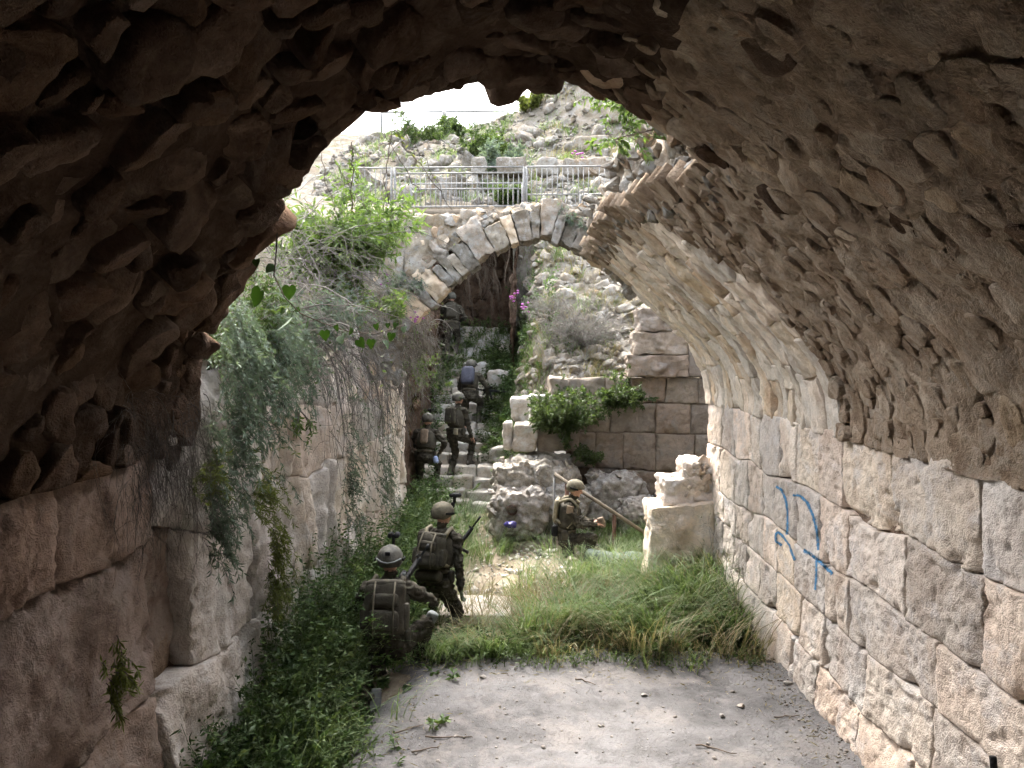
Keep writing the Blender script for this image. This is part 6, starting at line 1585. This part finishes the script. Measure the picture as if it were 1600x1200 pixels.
r5, T5, H5, K5 = person('bare-handed person climbing the stairs, second from the bottom', p5, rad(-28), dict(
    pelvis=(0, 0, .84), spine=(0.0, .12, 1), look=(.3, 1, 0), lh=(-.12, .34, 1.0), rh=(.26, .22, .74), re=(.6, -1, 0), rh_dir=(.3, .5, -.8), lf=(-.10, -.06, .09), rf=(.14, .30, .28)), 5, 0.94, 'helmet_dark', False, None, False, voxel=.016)
MB().add(*rbox((-.03, -.19, .02), (.26, .09, .34), .05, 8, .008, 5)).build('flat_pack', M['pack'], r5, True, T5)
MB().add(*rbox((.10, -.15, -.30), (.09, .07, .13), .025, 6)).build('hip_pouch', M['khaki'], r5, True, T5)
p6 = on_stair(733, 15.95)
r6, T6, H6, K6 = person('stooping person with a navy pack, third up the stairs', p6, rad(-10), dict(
    pelvis=(0, 0, .82), spine=(-.05, .50, 1), look=(0, 1, -.1), lh=(-.16, .46, .86), rh=(.32, .44, .84), re=(1, -.5, -.3), lf=(-.10, -.12, .09), rf=(.14, .28, .28)), 6, 0.93, 'helmet_dark', False, voxel=.016)
MB().add(*rbox((0, -.23, .04), (.30, .16, .42), .07, 9, .01, 6)).build('navy_pack', M['navy'], r6, True, T6)
rifle('black rifle sticking out beside the stooping person with the navy pack', world_of(r6) @ Matrix.Translation((.34, .42, .92)) @ Matrix.Rotation(rad(-70), 4, 'Z') @ Matrix.Rotation(rad(-5), 4, 'X'))
p7 = on_stair(706, 18.15, 0)
r7, T7, H7, K7 = person('person in dark trousers highest on the stairs, at the passage mouth', p7, rad(5), dict(
    pelvis=(0, 0, .88), spine=(0.0, .14, 1), look=(0, 1, .1), lh=(-.2, .3, 1.05), rh=(.2, .3, 1.05), lf=(-.10, -.08, .09), rf=(.10, .22, .28)), 7, 0.96, 'helmet_dark', False, voxel=.016)
MB().add(*rbox((0, -.22, .02), (.28, .12, .38), .06, 9, .01, 7)).build('dark_pack', M['pack'], r7, True, T7)
# ------------------------------------------------------------------ handrail, bundle, litter, graffiti, propped rifle
def handrail():
    a = pix(866, 741, 11.9); b = pix(1012, 836, 11.5); o = empty('wooden_handrail', (a[0], 11.9, -0.2)); tag(o, 'sloping weathered timber handrail behind the person in profile', 'handrail'); L0 = np.array(o.location)
    V, F = tube([a - L0, (a + b) / 2 - L0 + [0, 0, .01], b - L0], .03, 7); obj('rail', V, F, M['wood'], o)
    for px, py, mt, w in ((866, 745, 'steel', .018), (886, 756, 'rust', .034), (960, 804, 'rust', .03)):
        p = pix(px, py, 11.9 - (px - 866) / 146 * 0.4); V, F = tube([p - L0, np.array([p[0], p[1], -.4]) - L0], w, 7); obj('post', V, F, M[mt], o)
handrail()
p = pix(958, 868, 10.9); V, F = rbox((0, 0, 0), (.80, .30, .20), .10, 26, .07, 7, 4)
o = obj('cloth_bundle', V, F, M['grey_green']); o.location = (p[0], 10.9, float(p[2]) - .05); o.rotation_euler = (0, rad(3), rad(-5)); tag(o, 'soft grey-green bundle lying in the grass before the person in profile', 'bundle')
p = pix(797, 822, 12.0); V, F = rbox((0, 0, 0), (.12, .08, .09), .02, 10, .06, 3, 14)
o = obj('litter', V, F, M['violet']); o.location = (p[0], 12.0, float(p[2])); o.rotation_euler = (.5, .3, .4); tag(o, 'crumpled violet plastic litter in the grass before the stairs', 'litter')
p = pix(385, 580, 5.6); V, F = rbox((0, 0, 0), (.012, .06, .05), .004, 4, .006, 3, 20)
o = obj('litter', V, F, M['paper']); o.location = (-2.08, 5.62, float(p[2])); o.rotation_euler = (.4, .3, .1); tag(o, 'scrap of white paper caught in the plants on the wall', 'litter')

# spray-paint strokes laid on the real surface of the blocks
def graffiti():
    V, F, n = [], [], 0
    for b in RIGHT_BLOCKS:
        me = b.data; co = np.empty(len(me.vertices) * 3, np.float32); me.vertices.foreach_get('co', co)
        V.extend(map(tuple, co.reshape(-1, 3).tolist())); F.extend([tuple(i + n for i in p.vertices) for p in me.polygons]); n += len(me.vertices)
    bvh = BVHTree.FromPolygons(V, F); eye = Vector((0, 0, CAMZ))
    o = empty('graffiti', (2.2, 6.6, 0.9)); tag(o, 'blue spray-painted strokes on the pinkish block wall', 'graffiti'); L0 = np.array(o.location)
    strokes = [([(1213, 760), (1222, 766), (1228, 780), (1231, 800), (1231, 820), (1230, 836)], 5.0), ([(1239, 774), (1250, 774), (1262, 785), (1271, 806), (1277, 830), (1279, 860)], 6.0),
               ([(1222, 852), (1213, 846), (1212, 836), (1216, 831), (1222, 836), (1234, 852), (1239, 868), (1243, 876)], 5.0), ([(1256, 860), (1266, 865), (1282, 878), (1302, 897)], 7.5), ([(1276, 876), (1276, 895), (1274, 922)], 4.5)]
    for pts, w in strokes:
        P = np.array(pts, float); L = np.concatenate([[0], np.cumsum(np.linalg.norm(np.diff(P, axis=0), axis=1))]); t = np.arange(0, L[-1], 1.2)
        px = np.interp(t, L, P[:, 0]); py = np.interp(t, L, P[:, 1])
        for _ in range(2):
            px[1:-1] = (px[:-2] + 2 * px[1:-1] + px[2:]) / 4; py[1:-1] = (py[:-2] + 2 * py[1:-1] + py[2:]) / 4
        tx = np.gradient(px); ty = np.gradient(py); q = np.hypot(tx, ty); nx, ny = -ty / q, tx / q
        W = 1.15 * w * (1 + 0.25 * fbm(np.stack([t * .2, 0 * t, 0 * t + w], -1), 2, 5)); rows = []
        for k in np.linspace(-.5, .5, 6):
            row = []
            for i in range(len(t)):
                d = Vector(pix(px[i] + nx[i] * W[i] * k, py[i] + ny[i] * W[i] * k, 1.0)) - eye; d.normalize()
                h = bvh.ray_cast(eye, d); pt = h[0] if h[0] is not None else eye + d * (2.25 / d.x)
                row.append(np.array(pt) - np.array(d) * 0.004 + np.array([-0.003, 0, 0]))
            rows.append(row)
        V3 = np.array(rows); a, b = V3.shape[:2]; idx = np.arange(a * b).reshape(a, b)
        Fq = np.stack([idx[:-1, :-1], idx[1:, :-1], idx[1:, 1:], idx[:-1, 1:]], -1).reshape(-1, 4)
        # drop quads that bridge a deep joint
        ex = V3.reshape(-1, 3)[Fq]; ok = (ex[:, :, 0].max(1) - ex[:, :, 0].min(1)) < 0.035
        obj('paint_stroke', V3.reshape(-1, 3) - L0, Fq[ok], M['paint'], o, True, np.repeat(np.array([0.0, .75, 1, 1, .75, 0]), b))
graffiti()
rifle('black rifle propped upright against the block wall in the near corner', Matrix.Translation((2.12, 3.48, .36)) @ Matrix.Scale(1.08, 4) @ Matrix.Rotation(rad(-3), 4, 'Z') @ Matrix.Rotation(rad(86), 4, 'X') @ Matrix.Rotation(rad(4), 4, 'Z'))
